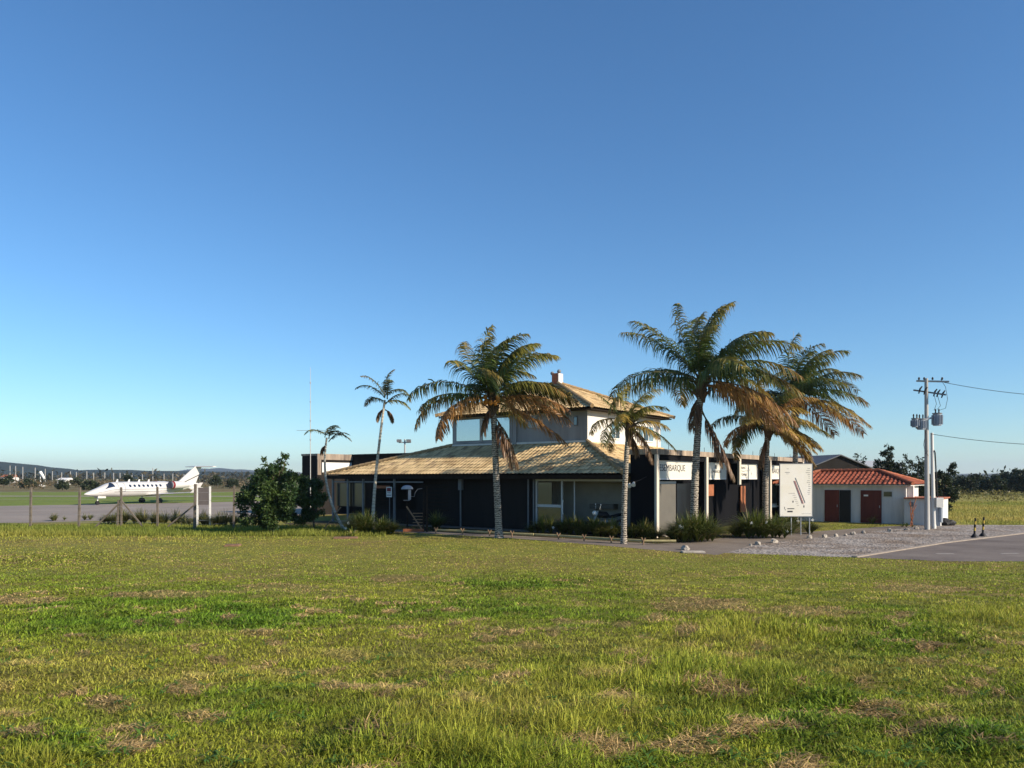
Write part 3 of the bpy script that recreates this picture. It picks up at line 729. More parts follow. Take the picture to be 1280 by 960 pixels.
# sign facade wall
fw=MB()
fw.box(-.22,22.8,.6,1.32,0,3.88); fw.box(12.2,22.8,1.32,9,0,3.88)
fw.box(-.22,-.02,.02,.6,0,3.88)
fw.build('facade_wall',M['facade'],T)
B('parapet',M['stone'],-.26,22.85,-.075,1.36,3.885,4.14)
lf=MB(); lf.box(0,5.6,.02,.6,3.62,3.88); lf.box(5.85,10.3,.02,.6,3.62,3.88); lf.box(10.6,15.6,.02,.6,3.62,3.88); lf.box(15.9,22.6,.02,.6,3.62,3.88); lf.build('soffit_band',M['facade'],T)
for (a,b,z0) in ((-.25,0,0),(5.55,5.8,0),(10.3,10.57,2.4),(15.65,15.9,0),(22.55,22.8,0)):
    B('fin_edge',M['fin'],a,b,-.07,.05,z0,3.882)
    if a>0: B('fin',M['facade'],a+.01,b-.01,.05,.6,z0,3.88)
# openings of the sign facade
B('shutter_panel',M['shutter'],.1,3.15,.56,.62,0,2.5); B('door_head',M['frame'],.1,3.1,.52,.6,2.5,2.62)
B('glass_door',M['darkglass'],3.3,5.4,.57,.63,0,2.5)
B('terracotta_board',M['terracotta'],6.98,7.8,.45,.5,1.8,2.42); B('terracotta_board',M['terracotta'],11.9,12.7,.45,.5,.75,2.3)
B('dark_door',M['facade'],8.2,9.9,.55,.63,0,2.5)
wn=B('window',M['frame'],16.7,18.8,.53,.62,.95,2.45); B('pane',M['glass'],16.8,18.7,.515,.528,1.1,2.38,wn); B('sill',M['signrim'],16.6,18.9,.45,.525,.85,.95,wn)
# upper storey
up=MB(); up.box(2.5,11,5.36,14.9,3.6,6.52); up.build('upper_wall',M['greywall'],T)  # white walls coloured grey, with the shade of the front painted in
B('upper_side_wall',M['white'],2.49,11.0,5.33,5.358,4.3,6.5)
B('skirting_band',M['white'],2.42,2.5,5.3,14.95,4.70,4.80)
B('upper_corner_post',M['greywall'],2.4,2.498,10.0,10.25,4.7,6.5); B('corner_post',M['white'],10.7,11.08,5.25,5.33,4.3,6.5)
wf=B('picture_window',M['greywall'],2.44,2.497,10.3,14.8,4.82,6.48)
B('pane',M['glass'],2.415,2.437,12.7,14.5,5.0,6.25,wf); B('pane',M['glass'],2.415,2.437,10.5,12.45,5.0,6.25,wf)
B('mullion',M['frame'],2.40,2.436,12.5,12.65,4.95,6.3,wf)
s1=B('small_window',M['frame'],2.44,2.497,8.4,9.2,5.6,6.32); B('pane',M['darkglass'],2.425,2.437,8.82,9.15,5.65,6.27,s1); B('pane',M['darkglass'],2.425,2.437,8.45,8.78,5.65,6.27,s1)
s1=B('small_window',M['grey'],2.44,2.497,5.95,6.15,5.6,6.1); B('pane',M['darkglass'],2.425,2.437,5.97,6.13,5.65,6.05,s1)
for (a,b) in ((4.9,5.95),(8.1,10.2)):
    w1=B('side_window',M['signrim'],a,b,5.27,5.328,4.95,5.95)
    n_=2 if b-a<1.5 else 3
    for k in range(n_):
        x0=a+.08+k*(b-a-.08)/n_; x1=a+(k+1)*(b-a-.08)/n_
        B('pane',M['glass'] if k%2==0 else M['darkglass'],x0,x1,5.255,5.268,5.03,5.87,w1)
# roofs: upper hip
ap=(6.75,10.1,8.62); c00=(1.75,4.6,6.5); c10=(11.75,4.6,6.5); c11=(11.75,15.65,6.5); c01=(1.75,15.65,6.5)
ur=MB(); ur.box(1.9,11.6,4.75,15.5,6.40,6.47)
eavo=ur.build('eave_soffit',M['darkwood'],T)
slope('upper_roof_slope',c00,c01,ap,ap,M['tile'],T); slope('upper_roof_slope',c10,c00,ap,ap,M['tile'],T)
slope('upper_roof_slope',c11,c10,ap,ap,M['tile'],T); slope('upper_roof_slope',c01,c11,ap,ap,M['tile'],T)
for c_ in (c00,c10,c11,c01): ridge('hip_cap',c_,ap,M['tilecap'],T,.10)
ch=MB(); ch.box(6.52,6.98,9.87,10.33,8.45,9.2); cho=ch.build('chimney',M['redtilecap'],T)
MB().box(6.5,7.0,9.82,9.868,8.5,9.18).build('chimney_face',M['whitewash'],cho)
MB().ico((6.75,9.95,9.32),.13,2).build('cap',M['grey'],cho,smooth=True); MB().ico((6.75,10.45,9.24),.12,2).build('cap',M['grey'],cho,smooth=True)
# lower roof
A0=(-.9,1.35,3.0); A1=(-.9,22.7,3.0); R0=(2.5,5.36,4.72); R1=(2.5,14.9,4.72)
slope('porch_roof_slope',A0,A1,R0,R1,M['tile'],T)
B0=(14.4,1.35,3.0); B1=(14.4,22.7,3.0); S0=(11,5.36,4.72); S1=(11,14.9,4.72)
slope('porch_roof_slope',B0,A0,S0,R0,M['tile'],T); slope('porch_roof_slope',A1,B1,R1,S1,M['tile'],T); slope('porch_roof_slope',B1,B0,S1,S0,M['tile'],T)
ridge('hip_cap',A0,R0,M['tilecap'],T); ridge('hip_cap',A1,R1,M['tilecap'],T)
fs=MB(); fs.box(-.8,-.74,1.4,22.6,2.72,2.93); fs.box(-.74,0,1.4,22.6,2.86,2.90); fs.box(-.74,10,22.5,22.56,2.72,2.93); fs.build('eave_board',M['darkwood'],T)
ce=MB(); ce.box(0.0,12,1.35,22.4,2.91,2.98); ce.build('porch_ceiling',M['darkwood'],T)
# entrance recess
rc=MB(); rc.box(2.0,2.18,1.33,7.1,0,2.9); rc.box(.2,2.0,6.95,7.1,0,2.86); rc.build('entrance_wall',M['beige'],T)
en=MB(); en.box(-.06,.06,1.6,6.94,2.62,2.74); en.box(-.05,.05,6.84,6.94,0,2.62); en.box(-.04,.04,5.28,5.36,0,2.62); en.box(-.03,.03,4.55,4.6,0,2.62); en.box(-.03,.03,5.36,6.84,1.28,1.42); en.build('entrance_frame',M['frame'],T)
B('glass_door',M['darkglass'],-.012,.012,5.95,6.8,1.42,2.55); B('glass_door',M['darkglass'],-.012,.012,5.4,6.8,.05,1.27)
B('counter',M['shutter'],1.5,1.95,3.2,4.6,1.2,1.45)
hd=MB(); hd.tube([LW(0,0,0)*0+Vector((-.1,5.2,.95)),Vector((-.16,5.2,1.1)),Vector((-.16,5.2,1.5)),Vector((-.1,5.2,1.65))],.03,6); hd.build('door_handle',M['signrim'],T)
# porch posts, downpipes
for q_,zt in ((12.0,2.75),(7.35,2.75),(7.0,2.75)):
    dp=MB(); dp.tube([(-.12,q_,.05),(-.12,q_,zt)],.045,8)
    if q_==12.0: dp.box(-.2,-.02,q_-.12,q_+.12,2.1,2.75)
    dp.build('downpipe',M['grey'],T)
for q_ in (16.8,19.5,20.9,22.3): B('porch_post',M['grey'],-.58,-.47,q_-.055,q_+.055,0,2.86)
B('porch_beam',M['grey'],-.56,-.48,14.5,22.4,2.5,2.58)
sw=MB(); sw.box(-.3,-.24,20.95,22.25,1.0,2.45); sw.box(-.3,-.24,19.6,20.8,1.0,2.45); sw.build('screen_window',M['darkglass'],T)
lv=MB(); lv2=MB()
for k in range(9): lv.box(-.33,-.3,17.0,19.3,.95+k*.15,1.0+k*.15)
for k in range(8): lv2.box(-.06,-.02,13.0,14.9,.9+k*.22,.97+k*.22)
lv.build('timber_slats',M['darkwood'],T); lv2.build('timber_slats',M['darkwood'],T)
B('low_wall',M['dark'],-.3,-.2,14.9,19.4,0,.9)
B('terracotta_ledge',M['terracotta'],-.36,-.3,17.4,18.6,2.15,2.32)
B('porch_floor',M['path'],-.8,2.2,1.4,22.3,0.02,.06)
# tail wing at the far left
lw_=MB(); lw_.box(4.6,8,30.2,32,0,4.45); lw_.box(8,14,15,32,0,4.45); lw_.build('rear_wing_wall',M['dark'],T)
lp=MB(); lp.box(4.55,8,30.12,30.2,4.15,4.6); lp.box(4.55,8,30.2,32.05,4.45,4.6); lp.box(4.57,4.9,30.12,30.2,3.0,4.15); lp.build('rear_parapet',M['stone'],T)
lp=MB(); lp.box(7.9,14.1,15,32.05,4.45,4.62); lp.build('rear_coping',M['dark'],T)
lp=MB(); lp.box(5.0,7.9,30.13,30.19,3.2,3.95); tag(lp.build('rear_sign_panel',M['signrim'],T))
# rooftop spikes on the parapet
for p_ in (2.2,6.6,9.5,14.1,18.2,21.5):
    MB().tube([(p_,.5,4.13),(p_,.5,4.42)],.012,5).build('lightning_spike',M['wire'],T)
# ---- lettering helper
def text(s,size,width,parent,loc,mat_,rot=(math.pi/2,0,0),name='lettering',bold=0,depth=.004):
    cu=bpy.data.curves.new('t','FONT'); cu.body=s; cu.size=size; cu.extrude=depth; cu.offset=bold
    o=bpy.data.objects.new('t',cu); col.objects.link(o); bpy.context.view_layer.update()
    dg=bpy.context.evaluated_depsgraph_get(); me=bpy.data.meshes.new_from_object(o.evaluated_get(dg))
    bpy.data.objects.remove(o); bpy.data.curves.remove(cu)
    xs_=[v.co.x for v in me.vertices]; w0=max(xs_)-min(xs_); k=(width/w0) if width else 1; m0=min(xs_)
    for v in me.vertices: v.co.x=(v.co.x-m0)*k
    me.materials.clear()
    o=link_mesh(name,me,mat_,parent); o.location=loc; o.rotation_euler=rot; return o
def facade_sign(p0,p1,label,fill):
    loc=LW(p0,.15,2.7); s=empty('facade_sign',loc,ROT,label,'sign','signs hung under the facade parapet'); w_=p1-p0
    MB().box(0,w_,0,.12,0,.92).build('panel',M['sign'],s)
    r_=MB(); r_.box(0,w_,-.02,.0,0,.06); r_.box(0,w_,-.02,0,.86,.92); r_.box(w_-.08,w_,-.02,0,.06,.86); r_.box(0,.05,-.02,0,.06,.86); r_.build('rim',M['signrim'],s)
    fill(s,w_)
def f1(s,w_): text('DESEMBARQUE',.45,3.2,s,(.13,-.004,.42),M['letter'])
def f2(s,w_):
    text('EMBARQUE',.2,1.3,s,(1.0,-.004,.36),M['letter']); 
    MB().box(1.45,1.6,-.008,0,.58,.8).build('emblem',M['letter'],s)
def f3(s,w_):
    text('SAC',.17,.75,s,(.55,-.004,.62),M['letter'],bold=.004)
    b=MB(); pts=[(.25+i*.075,-.006,.50-.05*math.exp(-((i-9)/2.5)**2)) for i in range(20)]
    for a_,c_ in zip(pts[:-1],pts[1:]): b.bar(a_,c_,.008,.02)
    b.build('wave_line',M['letter'],s)
    text('STORE',.17,1.25,s,(.2,-.004,.22),M['letter'],bold=.006)
def f4(s,w_): text('EMBARQUE',.45,2.4,s,(.2,-.004,.38),M['letter'])
facade_sign(.02,4.2,'long cream sign reading DESEMBARQUE on the near end of the facade',f1)
facade_sign(5.82,8.8,'cream sign half hidden by the dead brown frond of the tallest palm',f2)
facade_sign(10.59,13.8,'cream sign with a small wavy line above short bold lettering',f3)
facade_sign(15.92,19.0,'cream departures sign between a palm trunk and the white map board',f4)
# warning sign at left porch
s=empty('notice_sign',LW(-.75,17.0,0),ROT,'small white notice with red top hanging at the left porch','sign')
MB().box(-.03,0,-.22,.22,1.65,2.25).build('panel',M['signrim'],s); MB().box(-.036,-.031,-.17,.17,1.98,2.2).build('red_mark',M['red'],s)
tx=MB(); tx.box(-.036,-.031,-.15,.15,1.88,1.92); tx.box(-.036,-.031,-.18,.18,1.74,1.79); tx.build('text_lines',M['letter'],s)
MB().tube([(.02,0,0),(.02,0,2.3)],.025,6).build('post',M['grey'],s)
# payphone hood on wall
x_,y_=P(509,0,41).x,41; s=empty('payphone',(x_,y_,0),rad(8),'grey domed payphone hood with handset box under the porch eave','payphone')
dm=MB(); rng_=[]
for j in range(6):
    t=j/5*math.pi/2; rng_.append((math.cos(t)*.32,2.18+math.sin(t)*.22))
for j,(r_,z_) in enumerate(rng_):
    for k in range(16): dm.v.append(Vector((math.cos(k/16*6.283)*r_,math.sin(k/16*6.283)*r_*.8,z_)))
for j in range(5):
    for k in range(16):
        a_=j*16+k; b_=j*16+(k+1)%16; dm.f.append((a_,b_,b_+16,a_+16))
dm.build('hood',M['transformer'],s,smooth=True)
MB().box(.05,.2,-.1,.12,1.62,2.16).build('handset_box',M['transformer'],s); MB().box(-.2,.14,-.1,.1,1.57,1.61).build('shelf',M['grey'],s)
MB().tube([(.2,0,1.8),(.38,0,1.78),(.42,0,2.0),(.55,0,2.18),(.8,0,2.22)],.02,6).build('cable_arm',M['grey'],s)
MB().tube([(0,.18,0),(0,.18,2.2)],.04,8).build('post',M['darkwood'],s)
# timber gate / brace
s=empty('timber_gate',(P(530,0,39.6).x,39.6,0),0,'dark timber gate frame with slanting brown brace by the porch','gate')
k_=39.6/960
gm=MB(); gm.box(-.06,.02,-.04,.04,0,2.1); gm.box(.10,.2,-.04,.04,0,2.35); gm.build('gate_post',M['darkwood'],s)
MB().bar((-22*k_,0,1.32),(-2*k_,-.02,.1),.09,.06).build('brace',M['wood'],s); MB().box(-26*k_,0,-.05,.05,.02,.16).build('bottom_rail',M['terracotta'],s)
gs=MB()
for k in range(5): gs.box(-14*k_,-.06,-.02,.02,.3+k*.16,.34+k*.16)
gs.build('slats',M['wood'],s)
s=empty('floodlight_mast',(P(525,0,56).x*0+P(506,0,62).x,62,0),0,'twin floodlight mast rising behind the left roof ridge','floodlight mast')
zt=P(506,549,62).z; MB().tube([(0,0,0),(0,0,zt)],.06,8).build('pole',M['polec'],s)
MB().box(-.5,.5,-.04,.04,zt-.3,zt-.22).build('crossbar',M['steel'],s)
for sx in (-.45,.32): MB().box(sx-.18,sx+.18,-.2,.1,zt-.25,zt-.02).build('floodlight',M['grey'],s)
# radio masts
def mast(label,u,v0,v1,Y,cross=None,cat='antenna'):
    s=empty('antenna_mast',(P(u,0,Y).x,Y,0),0,label,cat,None); z1=P(u,v1,Y).z; zb=P(u,v0,Y).z
    MB().tube([(0,0,0),(0,0,zb+(z1-zb)*.5),(0,0,z1)],[.035,.028,.012],6).build('pole',M['frame'],s)
    for k in range(4): MB().tube([(0,0,zb+(z1-zb)*(.15+.22*k)),(0,0,zb+(z1-zb)*(.15+.22*k)+.12)],.05,6).build('clamp',M['steel'],s)
    if cross: MB().tube([(-cross,0,P(u,538,Y).z),(cross,0,P(u,538,Y).z)],.014,5).build('crossbar',M['steel'],s)
mast('thin white antenna mast with a crossbar above the far left wing',388,567,459,56,1.0)
mast('thin whip antenna poking up between the two right palms',992,577,414,57)
# security light on dark end wall
s=empty('wall_lamp',LW(-.25,.75,2.55),ROT,'small twin spot lamp on a bracket on the dark end wall','lamp')
MB().tube([(0,-.3,.3),(-.15,0,.12),(-.3,.3,.02)],.015,5).build('bracket',M['wire'],s)
for k in (0,1): MB().tube([(-.28,.22+.22*k,.02-.06*k),(-.42,.18+.22*k,-.1-.06*k)],[.05,.11],10).build('lamp_head',M['signrim'],s,smooth=True)

# ---------------------------------------------------------------- restroom block
RX,RY=23.6,46.0
RB=empty('restroom_block',(RX,RY,0),ROT,'small white outbuilding with red clay tiled hip roof and red-brown doors','building')
def BR(name,m,x0,x1,y0,y1,z0,z1,parent=RB): return MB().box(x0,x1,y0,y1,z0,z1).build(name,m,parent)
BR('wall',M['whitewash'],0,4.2,0,7.4,0,2.42)
e00=(-.45,-.45,2.40); e01=(-.45,7.85,2.40); e10=(4.75,-.45,2.40); e11=(4.75,7.85,2.40); r0=(2.15,1.9,3.22); r1=(2.15,5.5,3.22)
kw=dict(tw=.27,ch=.42,amp=.026)
slope('roof_slope',e00,e01,r0,r1,M['redtile'],RB,**kw); slope('roof_slope',e10,e00,r0,r0,M['redtile'],RB,**kw); slope('roof_slope',e01,e11,r1,r1,M['redtile'],RB,**kw); slope('roof_slope',e11,e10,r1,r0,M['redtile'],RB,**kw)
for a_,b_ in ((e00,r0),(e10,r0),(e01,r1),(e11,r1),(r0,r1)): ridge('ridge_cap',a_,b_,M['redtilecap'],RB,.1)
BR('eave_board',M['whitewash'],-.3,4.6,-.3,7.7,2.3,2.36)
def qR(u,p=0):
    k=(u-640)/F; return (RX+.6*p-k*(RY+.8*p))/(.8+.6*k)
for (u0,u1,mm) in ((1031,1049,'redbrown'),(1049.6,1063.5,'black'),(1076,1102,'redbrown')):  # black one is an open doorway, its dark inside painted as a panel
    q1,q0=qR(u0),qR(u1); d=BR('door',M[mm],-.05,.0,q0,q1,.02,2.02)
    if mm!='black': MB().box(-.09,-.055,q0+.08,q0+.12,.95,1.1).build('handle',M['steel'],d)
d=BR('window',M['frame'],-.04,0,qR(1115.5),qR(1104.5),1.62,1.98); BR('pane',M['darkglass'],-.055,-.042,qR(1115),qR(1105),1.66,1.94,d)
BR('annex_wall',M['whitewash'],-.6,2.4,-1.9,-.003,0,1.55)
sl_=MB(); sl_.box(-.75,2.5,-2.0,.0,1.555,1.63); sl_.build('annex_coping',M['redtilecap'],RB)
BR('meter_box',M['grey'],-.66,-.6,-.5,-.3,1.1,1.35)
BR('niche_post',M['white'],.3,.6,-.35,-.003,1.63,2.3)
BR('notice_plate',M['signrim'],-.06,-.052,qR(1081)-.2,qR(1081)+.05,1.65,1.75)
# rusty iron plant support leaning on annex
lf_=MB(); b_=P(1140,656,44.0)
for k in range(4): lf_.tube([(b_.x+.05*k-.1,44,0),(b_.x+.1*math.sin(k*2),44,.7),(b_.x+.25*math.cos(k*2.2),44.0,1.25+.12*k)],.022,5)
tag(lf_.build('dry_shrub',M['terracotta']),'bare rust coloured shrub against the white outbuilding corner','shrub')
MB_br=MB(); a_=P(1075,633,48.3); b2=P(1072.5,651,48.0); MB_br.tube([(a_.x,a_.y,1.25),(b2.x,b2.y,.02)],.025,6); tag(MB_br.build('broom_handle',M['darkwood']),'dark broom handle leaning between the outbuilding doors','broom')

# hangar behind
HB=empty('gabled_shed',(P(1049,0,78).x,78,0),rad(12),'dark gable-ended hangar behind the red roofed outbuilding','building')
def gable(w,h0,h1,d0,d1): 
    return [(-w,d0,0),(w,d0,0),(w,d0,h0),(0,d0,h1),(-w,d0,h0),(-w,d1,0),(w,d1,0),(w,d1,h0),(0,d1,h1),(-w,d1,h0)]
hb=MB(); hb.add(gable(5.2,3.1,4.95,0,14),[(0,1,2,3,4),(9,8,7,6,5),(0,5,6,1),(1,6,7,2),(0,4,9,5)]); hb.build('wall',M['dark'],HB)
rf=MB()
for sx in (-1,1): rf.add([(sx*5.6,-.3,3.0),(0,-.3,5.05),(0,14.3,5.05),(sx*5.6,14.3,3.0),(sx*5.6,-.3,3.1),(0,-.3,5.15),(0,14.3,5.15),(sx*5.6,14.3,3.1)],[(0,1,2,3),(4,5,6,7),(0,1,5,4),(1,2,6,5),(2,3,7,6),(3,0,4,7)])
rf.build('roof',M['shedroof'],HB)
MB().box(-1.4,1.4,-.06,0,.02,2.6).build('door',M['grey'],HB)
HB2=empty('metal_shed',(P(1100,0,84).x,84,0),rad(-10),'pale metal roofed shed between the trees behind the outbuilding','building')
MB().box(-2.0,2.0,0,7,0,3.9).build('wall',M['greywall'],HB2)
rf=MB(); rf.add([(-2.3,-.3,3.9),(2.3,-.3,3.9),(2.3,7.3,4.7),(-2.3,7.3,4.7),(-2.3,-.3,4.0),(2.3,-.3,4.0),(2.3,7.3,4.8),(-2.3,7.3,4.8)],[(0,1,2,3),(4,5,6,7),(0,1,5,4),(1,2,6,5),(2,3,7,6),(3,0,4,7)]); rf.build('roof',M['frame'],HB2)
MB().box(-.6,.6,-.05,0,0,2.2).build('door',M['grey'],HB2)

# ---------------------------------------------------------------- map board
bx_,by_=P(995,0,37.3).x,37.3
MBD=empty('map_board',(bx_,by_,0),rad(2),'large white board with airport runway map on three thin legs','sign')
w2=.79; zb=.93; zt=3.46
bd=MB(); bd.box(-w2,w2,-.02,.03,zb,zt); bd.build('panel',mat('board_face',(.74,.72,.66),.6,.06,1.2,c2=(.70,.66,.55)),MBD)
bf=MB(); 
bf.box(-w2-.03,-w2,-.03,.04,zb-.03,zt+.03); bf.box(w2,w2+.03,-.03,.04,zb-.03,zt+.03); bf.box(-w2,w2,-.03,.04,zt,zt+.03); bf.box(-w2,w2,-.03,.04,zb-.03,zb)
bf.build('frame',M['grey'],MBD)
for x in (-.22,.25,.68): MB().tube([(x,.05,0),(x,.05,3.2)],.028,8).build('leg',M['steel'],MBD)
def bp(cx,cy): # board pixel (from the 70x90 crop, 747x960) to local coords
    return ((cx-150)/(570-150)*2*w2-w2, zt-(cy-100)/(800-100)*(zt-zb))
mr=MB()
for (a,b) in (((330,325),(440,630)),((345,325),(452,625))):
    p,q_=bp(*a),bp(*b); mr.bar((p[0],-.026,p[1]),(q_[0],-.026,q_[1]),.006,.025)
for i in range(14):
    t=i/13; x,z=bp(333+t*112,330+t*300); mr.bar((x,-.027,z),(x+.07,-.027,z-.02),.006,.018)
mr.build('red_taxiway',mat('pale_red_print',(.55,.2,.17),.6,.1),MBD)
mg=MB(); 
p,q_=bp(352,285),bp(478,620); mg.bar((p[0],-.026,p[1]),(q_[0],-.026,q_[1]),.006,.03)
mg.build('grey_runway',M['grey'],MBD)
rl=random.Random(5); tl=MB()
def tline(cx,cy,w_,h_=.016,al='l'):
    x,z=bp(cx,cy); ww=w_/420*2*w2; x0=x-ww if al=='r' else x; k=x0
    while k<x0+ww:
        d=rl.uniform(.012,.035); tl.box(k,k+d,-.0245,-.0215,z-h_/2,z+h_/2); k+=d+.012
for (y,l) in ((160,30),(185,45),(215,55),(240,30),(265,20),(290,18),(325,35),(350,40),(375,18),(400,22),(430,20),(455,28),(480,32),(505,26)): tline(540,y,l,.018,'r')
tline(235,165,25); tline(215,212,60,.022); tline(225,232,30,.012)
for i,(x,y) in enumerate(((262,493),(315,520),(328,548),(338,573),(345,600),(360,625),(370,655))): tline(x,y,70 if i==0 else 30,.014)
tline(430,768,125,.012); tl.build('small_print',M['letter'],MBD)
tb_=MB(); 
def tb(cx,cy,w_,h_): 
    x,z=bp(cx,cy); tb_.box(x,x+w_,-.0245,-.0215,z-h_/2,z+h_/2)
tb(312,605,.05,.09); tb(455,670,.05,.1); tb(245,700,.34,.04); tb(245,738,.26,.07); tb(205,690,.025,.1); tb(212,715,.04,.04)
tb_.build('symbols',M['letter'],MBD)

# ---------------------------------------------------------------- motorbike parked in front of the entrance
def motorbike(x,y,rz):
    s=empty('motorcycle',(x,y,.05),rz,'black motorcycle parked behind the spiky hedge at the entrance','motorcycle')
    for nm,wx in (('front_wheel',-.65),('rear_wheel',.65)):
        w_=MB(); ring=[(wx+math.cos(t*math.pi/10)*.27,0,.32+math.sin(t*math.pi/10)*.27) for t in range(21)]
        w_.tube(ring,.05,8,cap=False); o=w_.build(nm,M['tyre'],s,smooth=True)
        sp_=MB()
        for k in range(8): sp_.bar((wx,0,.32),(wx+math.cos(k*.785)*.25,0,.32+math.sin(k*.785)*.25),.02,.02)
        sp_.build('spokes',M['steel'],o)
    MB().tube([(-.65,.07,.32),(-.42,.07,.85),(-.36,.05,1.02)],.03,6).tube([(-.65,-.07,.32),(-.42,-.07,.85),(-.36,-.05,1.02)],.03,6).build('fork',M['steel'],s)
    MB().tube([(-.4,0,.78),(-.25,0,.86),(0,0,.84),(.15,0,.76)],[.06,.15,.15,.08],10).build('fuel_tank',M['black'],s,smooth=True)
    MB().tube([(.1,0,.76),(.35,0,.78),(.6,0,.84),(.82,0,.88)],[.07,.12,.12,.05],10,flat=.6).build('seat',M['black'],s,smooth=True)
    MB().tube([(-.38,0,.9),(-.1,0,.5),(.2,0,.35),(.65,0,.32)],.03,6).tube([(-.38,0,.75),(.2,0,.68),(.55,0,.7),(.65,0,.4)],.025,6).build('frame',M['grey'],s)
    MB().box(-.2,.2,-.13,.13,.3,.6).build('engine',M['steel'],s,bevel=.03)
    MB().tube([(-.33,-.38,1.1),(-.38,-.15,1.06),(-.38,.15,1.06),(-.33,.38,1.1)],.018,6).build('handlebar',M['black'],s)
    MB().ico((-.5,0,.93),.11,2).build('headlight',M['signrim'],s,smooth=True)
    for sy in (-1,1):
        MB().tube([(-.36,sy*.3,1.08),(-.34,sy*.36,1.24)],.008,5).ico((-.34,sy*.4,1.29),.06,1,(.3,1,.7)).build('mirror',M['signrim'],s)
    MB().tube([(-.1,.16,.3),(.3,.18,.26),(.85,.18,.36)],[.03,.04,.055],8).build('exhaust',M['steel'],s,smooth=True)
q=P(757,0,37.2); motorbike(q.x,37.2,rad(10)); bpy.data.objects['motorcycle'].scale=(1.1,1.1,1.12)

# ---------------------------------------------------------------- bushes
sb=strapbush
gB='spiky strap leaved bushes along the terminal'
x,y=G(463,667); sb('strap_leaf_bush',x,y,'wide dense strap leaved bush under the tall slender palm',2.4,1.0,.92,2600,51,rot=rad(-8),group=gB,flowers=2)
p0=Vector((*G(672,667),0)); p1=Vector((*G(820,673.5),0)); n_=5
labs=['spiky hedge clump at the left end below the entrance glass door','spiky hedge clump just left of the motorcycle','spiky hedge clump in front of the motorcycle','spiky hedge clump directly behind the short palm trunk','spiky hedge clump at the foot of the dark end wall']
for i in range(n_):
    t=(i+.5)/n_; c_=p0.lerp(p1,t); sb('strap_leaf_bush',c_.x,c_.y,labs[i],1.55,.9,[.78,.80,.78,.72,.7][i],1500,60+i,rot=math.atan2(p1.y-p0.y,p1.x-p0.x),group=gB,cols=((.06,.09,.016),(.26,.25,.05)),flowers=1 if i in(1,3) else 0)
x,y=G(868,677); sb('strap_leaf_bush',x,y,'big round spiky bush at the foot of the tallest palm',1.9,1.2,1.05,3000,71,group=gB,flowers=2)
x,y=G(950,672); sb('strap_leaf_bush',x,y,'broad dark spiky bush dotted with white flowers left of the map board',2.2,1.0,1.05,2600,72,group=gB,flowers=5)
x,y=G(1000,667.5); sb('strap_leaf_bush',x,y+.6,'spiky bush growing behind the legs of the map board',1.4,.9,1.05,1500,73,group=gB,flowers=3)
x,y=G(543,662); sb('strap_leaf_bush',x,y,'small upright spiky clump right of the timber gate',.5,.4,.95,420,74,group=gB)
x,y=G(1133,659); sb('agave_tuft',x,y,'small grey green tuft at the outbuilding corner',.5,.4,.32,90,75)
x,y=G(1090,655); sb('seedling',x,y,'single upright young plant on the lawn before the outbuilding door',.12,.1,.75,40,76,cols=((.09,.12,.03),(.2,.2,.04)))
x,y=G(441,671); sb('seedling',x,y,'small lime green seedling in front of the wide strap leaved bush',.15,.12,.42,26,77,cols=((.15,.2,.04),(.3,.32,.06)),bw=.03)
for i,(u,v,w_,l_) in enumerate(((150,655,1.7,'low weedy thicket beside the braced fence post'),(180,655,1.8,'low weedy thicket between the braced and the next fence post'),(215,656,2.0,'low weedy thicket left of the grey board sign'),(252,657,1.8,'low weedy thicket under the grey board sign'),(281,658,1.3,'low weedy thicket by the last fence post'),(70,651,.9,'small weed clump on the apron edge by the left fence'),(108,650,.6,'tiny weed clump on the apron behind the second fence post'))):
    x,y=G(u,v); sb('weed_thicket',x,y,l_,w_,1.0,.78 if i<5 else .4,1500 if i<5 else 300,90+i,cols=((.07,.09,.025),(.22,.21,.06)),group='weeds along the apron fence',bw=.011)
# ---------------------------------------------------------------- leafy trees
LC=((.022,.05,.015),(.065,.105,.025))
x,y=G(341,668)
def uvshape(cx,Y,items):  # (u,v,r_px) -> local mass
    out=[]
    for (u,v,r,dy) in items:
        p=P(u,v,Y); out.append((p.x-cx,dy,p.z,r*Y/F))
    return out
tree('leafy_tree',x,y,'large dense dark green broadleaf tree left of the terminal','tree',uvshape(x,y,[(350,588,17,0),(336,603,24,.1),(318,625,23,.2),(352,622,28,-.1),(312,645,16,0),(342,645,22,.1),(362,602,16,.2),(334,577,8,0),(357,574,8,0),(320,605,12,.1)]),.9,.11,15000,.15,LC,seed=1,group='broadleaf trees at the terminal end')
x2,y2=G(392,663)
tree('leafy_tree',x2,y2,'second dark green broadleaf tree touching the left porch corner','tree',uvshape(x2,y2,[(384,608,20,0),(394,632,18,-.1),(374,640,18,.1),(398,618,12,0),(364,620,15,.1),(372,600,12,0)]),.8,.06,10000,.14,LC,seed=2,group='broadleaf trees at the terminal end')
BC=((.012,.024,.010),(.035,.05,.018))
bt=[(1070,80,66,571,14,'round dark tree behind the outbuilding ridge, right of the gable'),(1108,82,70,559,12,'tall narrow dark tree standing above the outbuilding roof'),(1129,80,70,573,14,'dark windswept tree behind the outbuilding roof hip'),(1147,80,70,575,14,'dark tree just left of the utility pole'),]
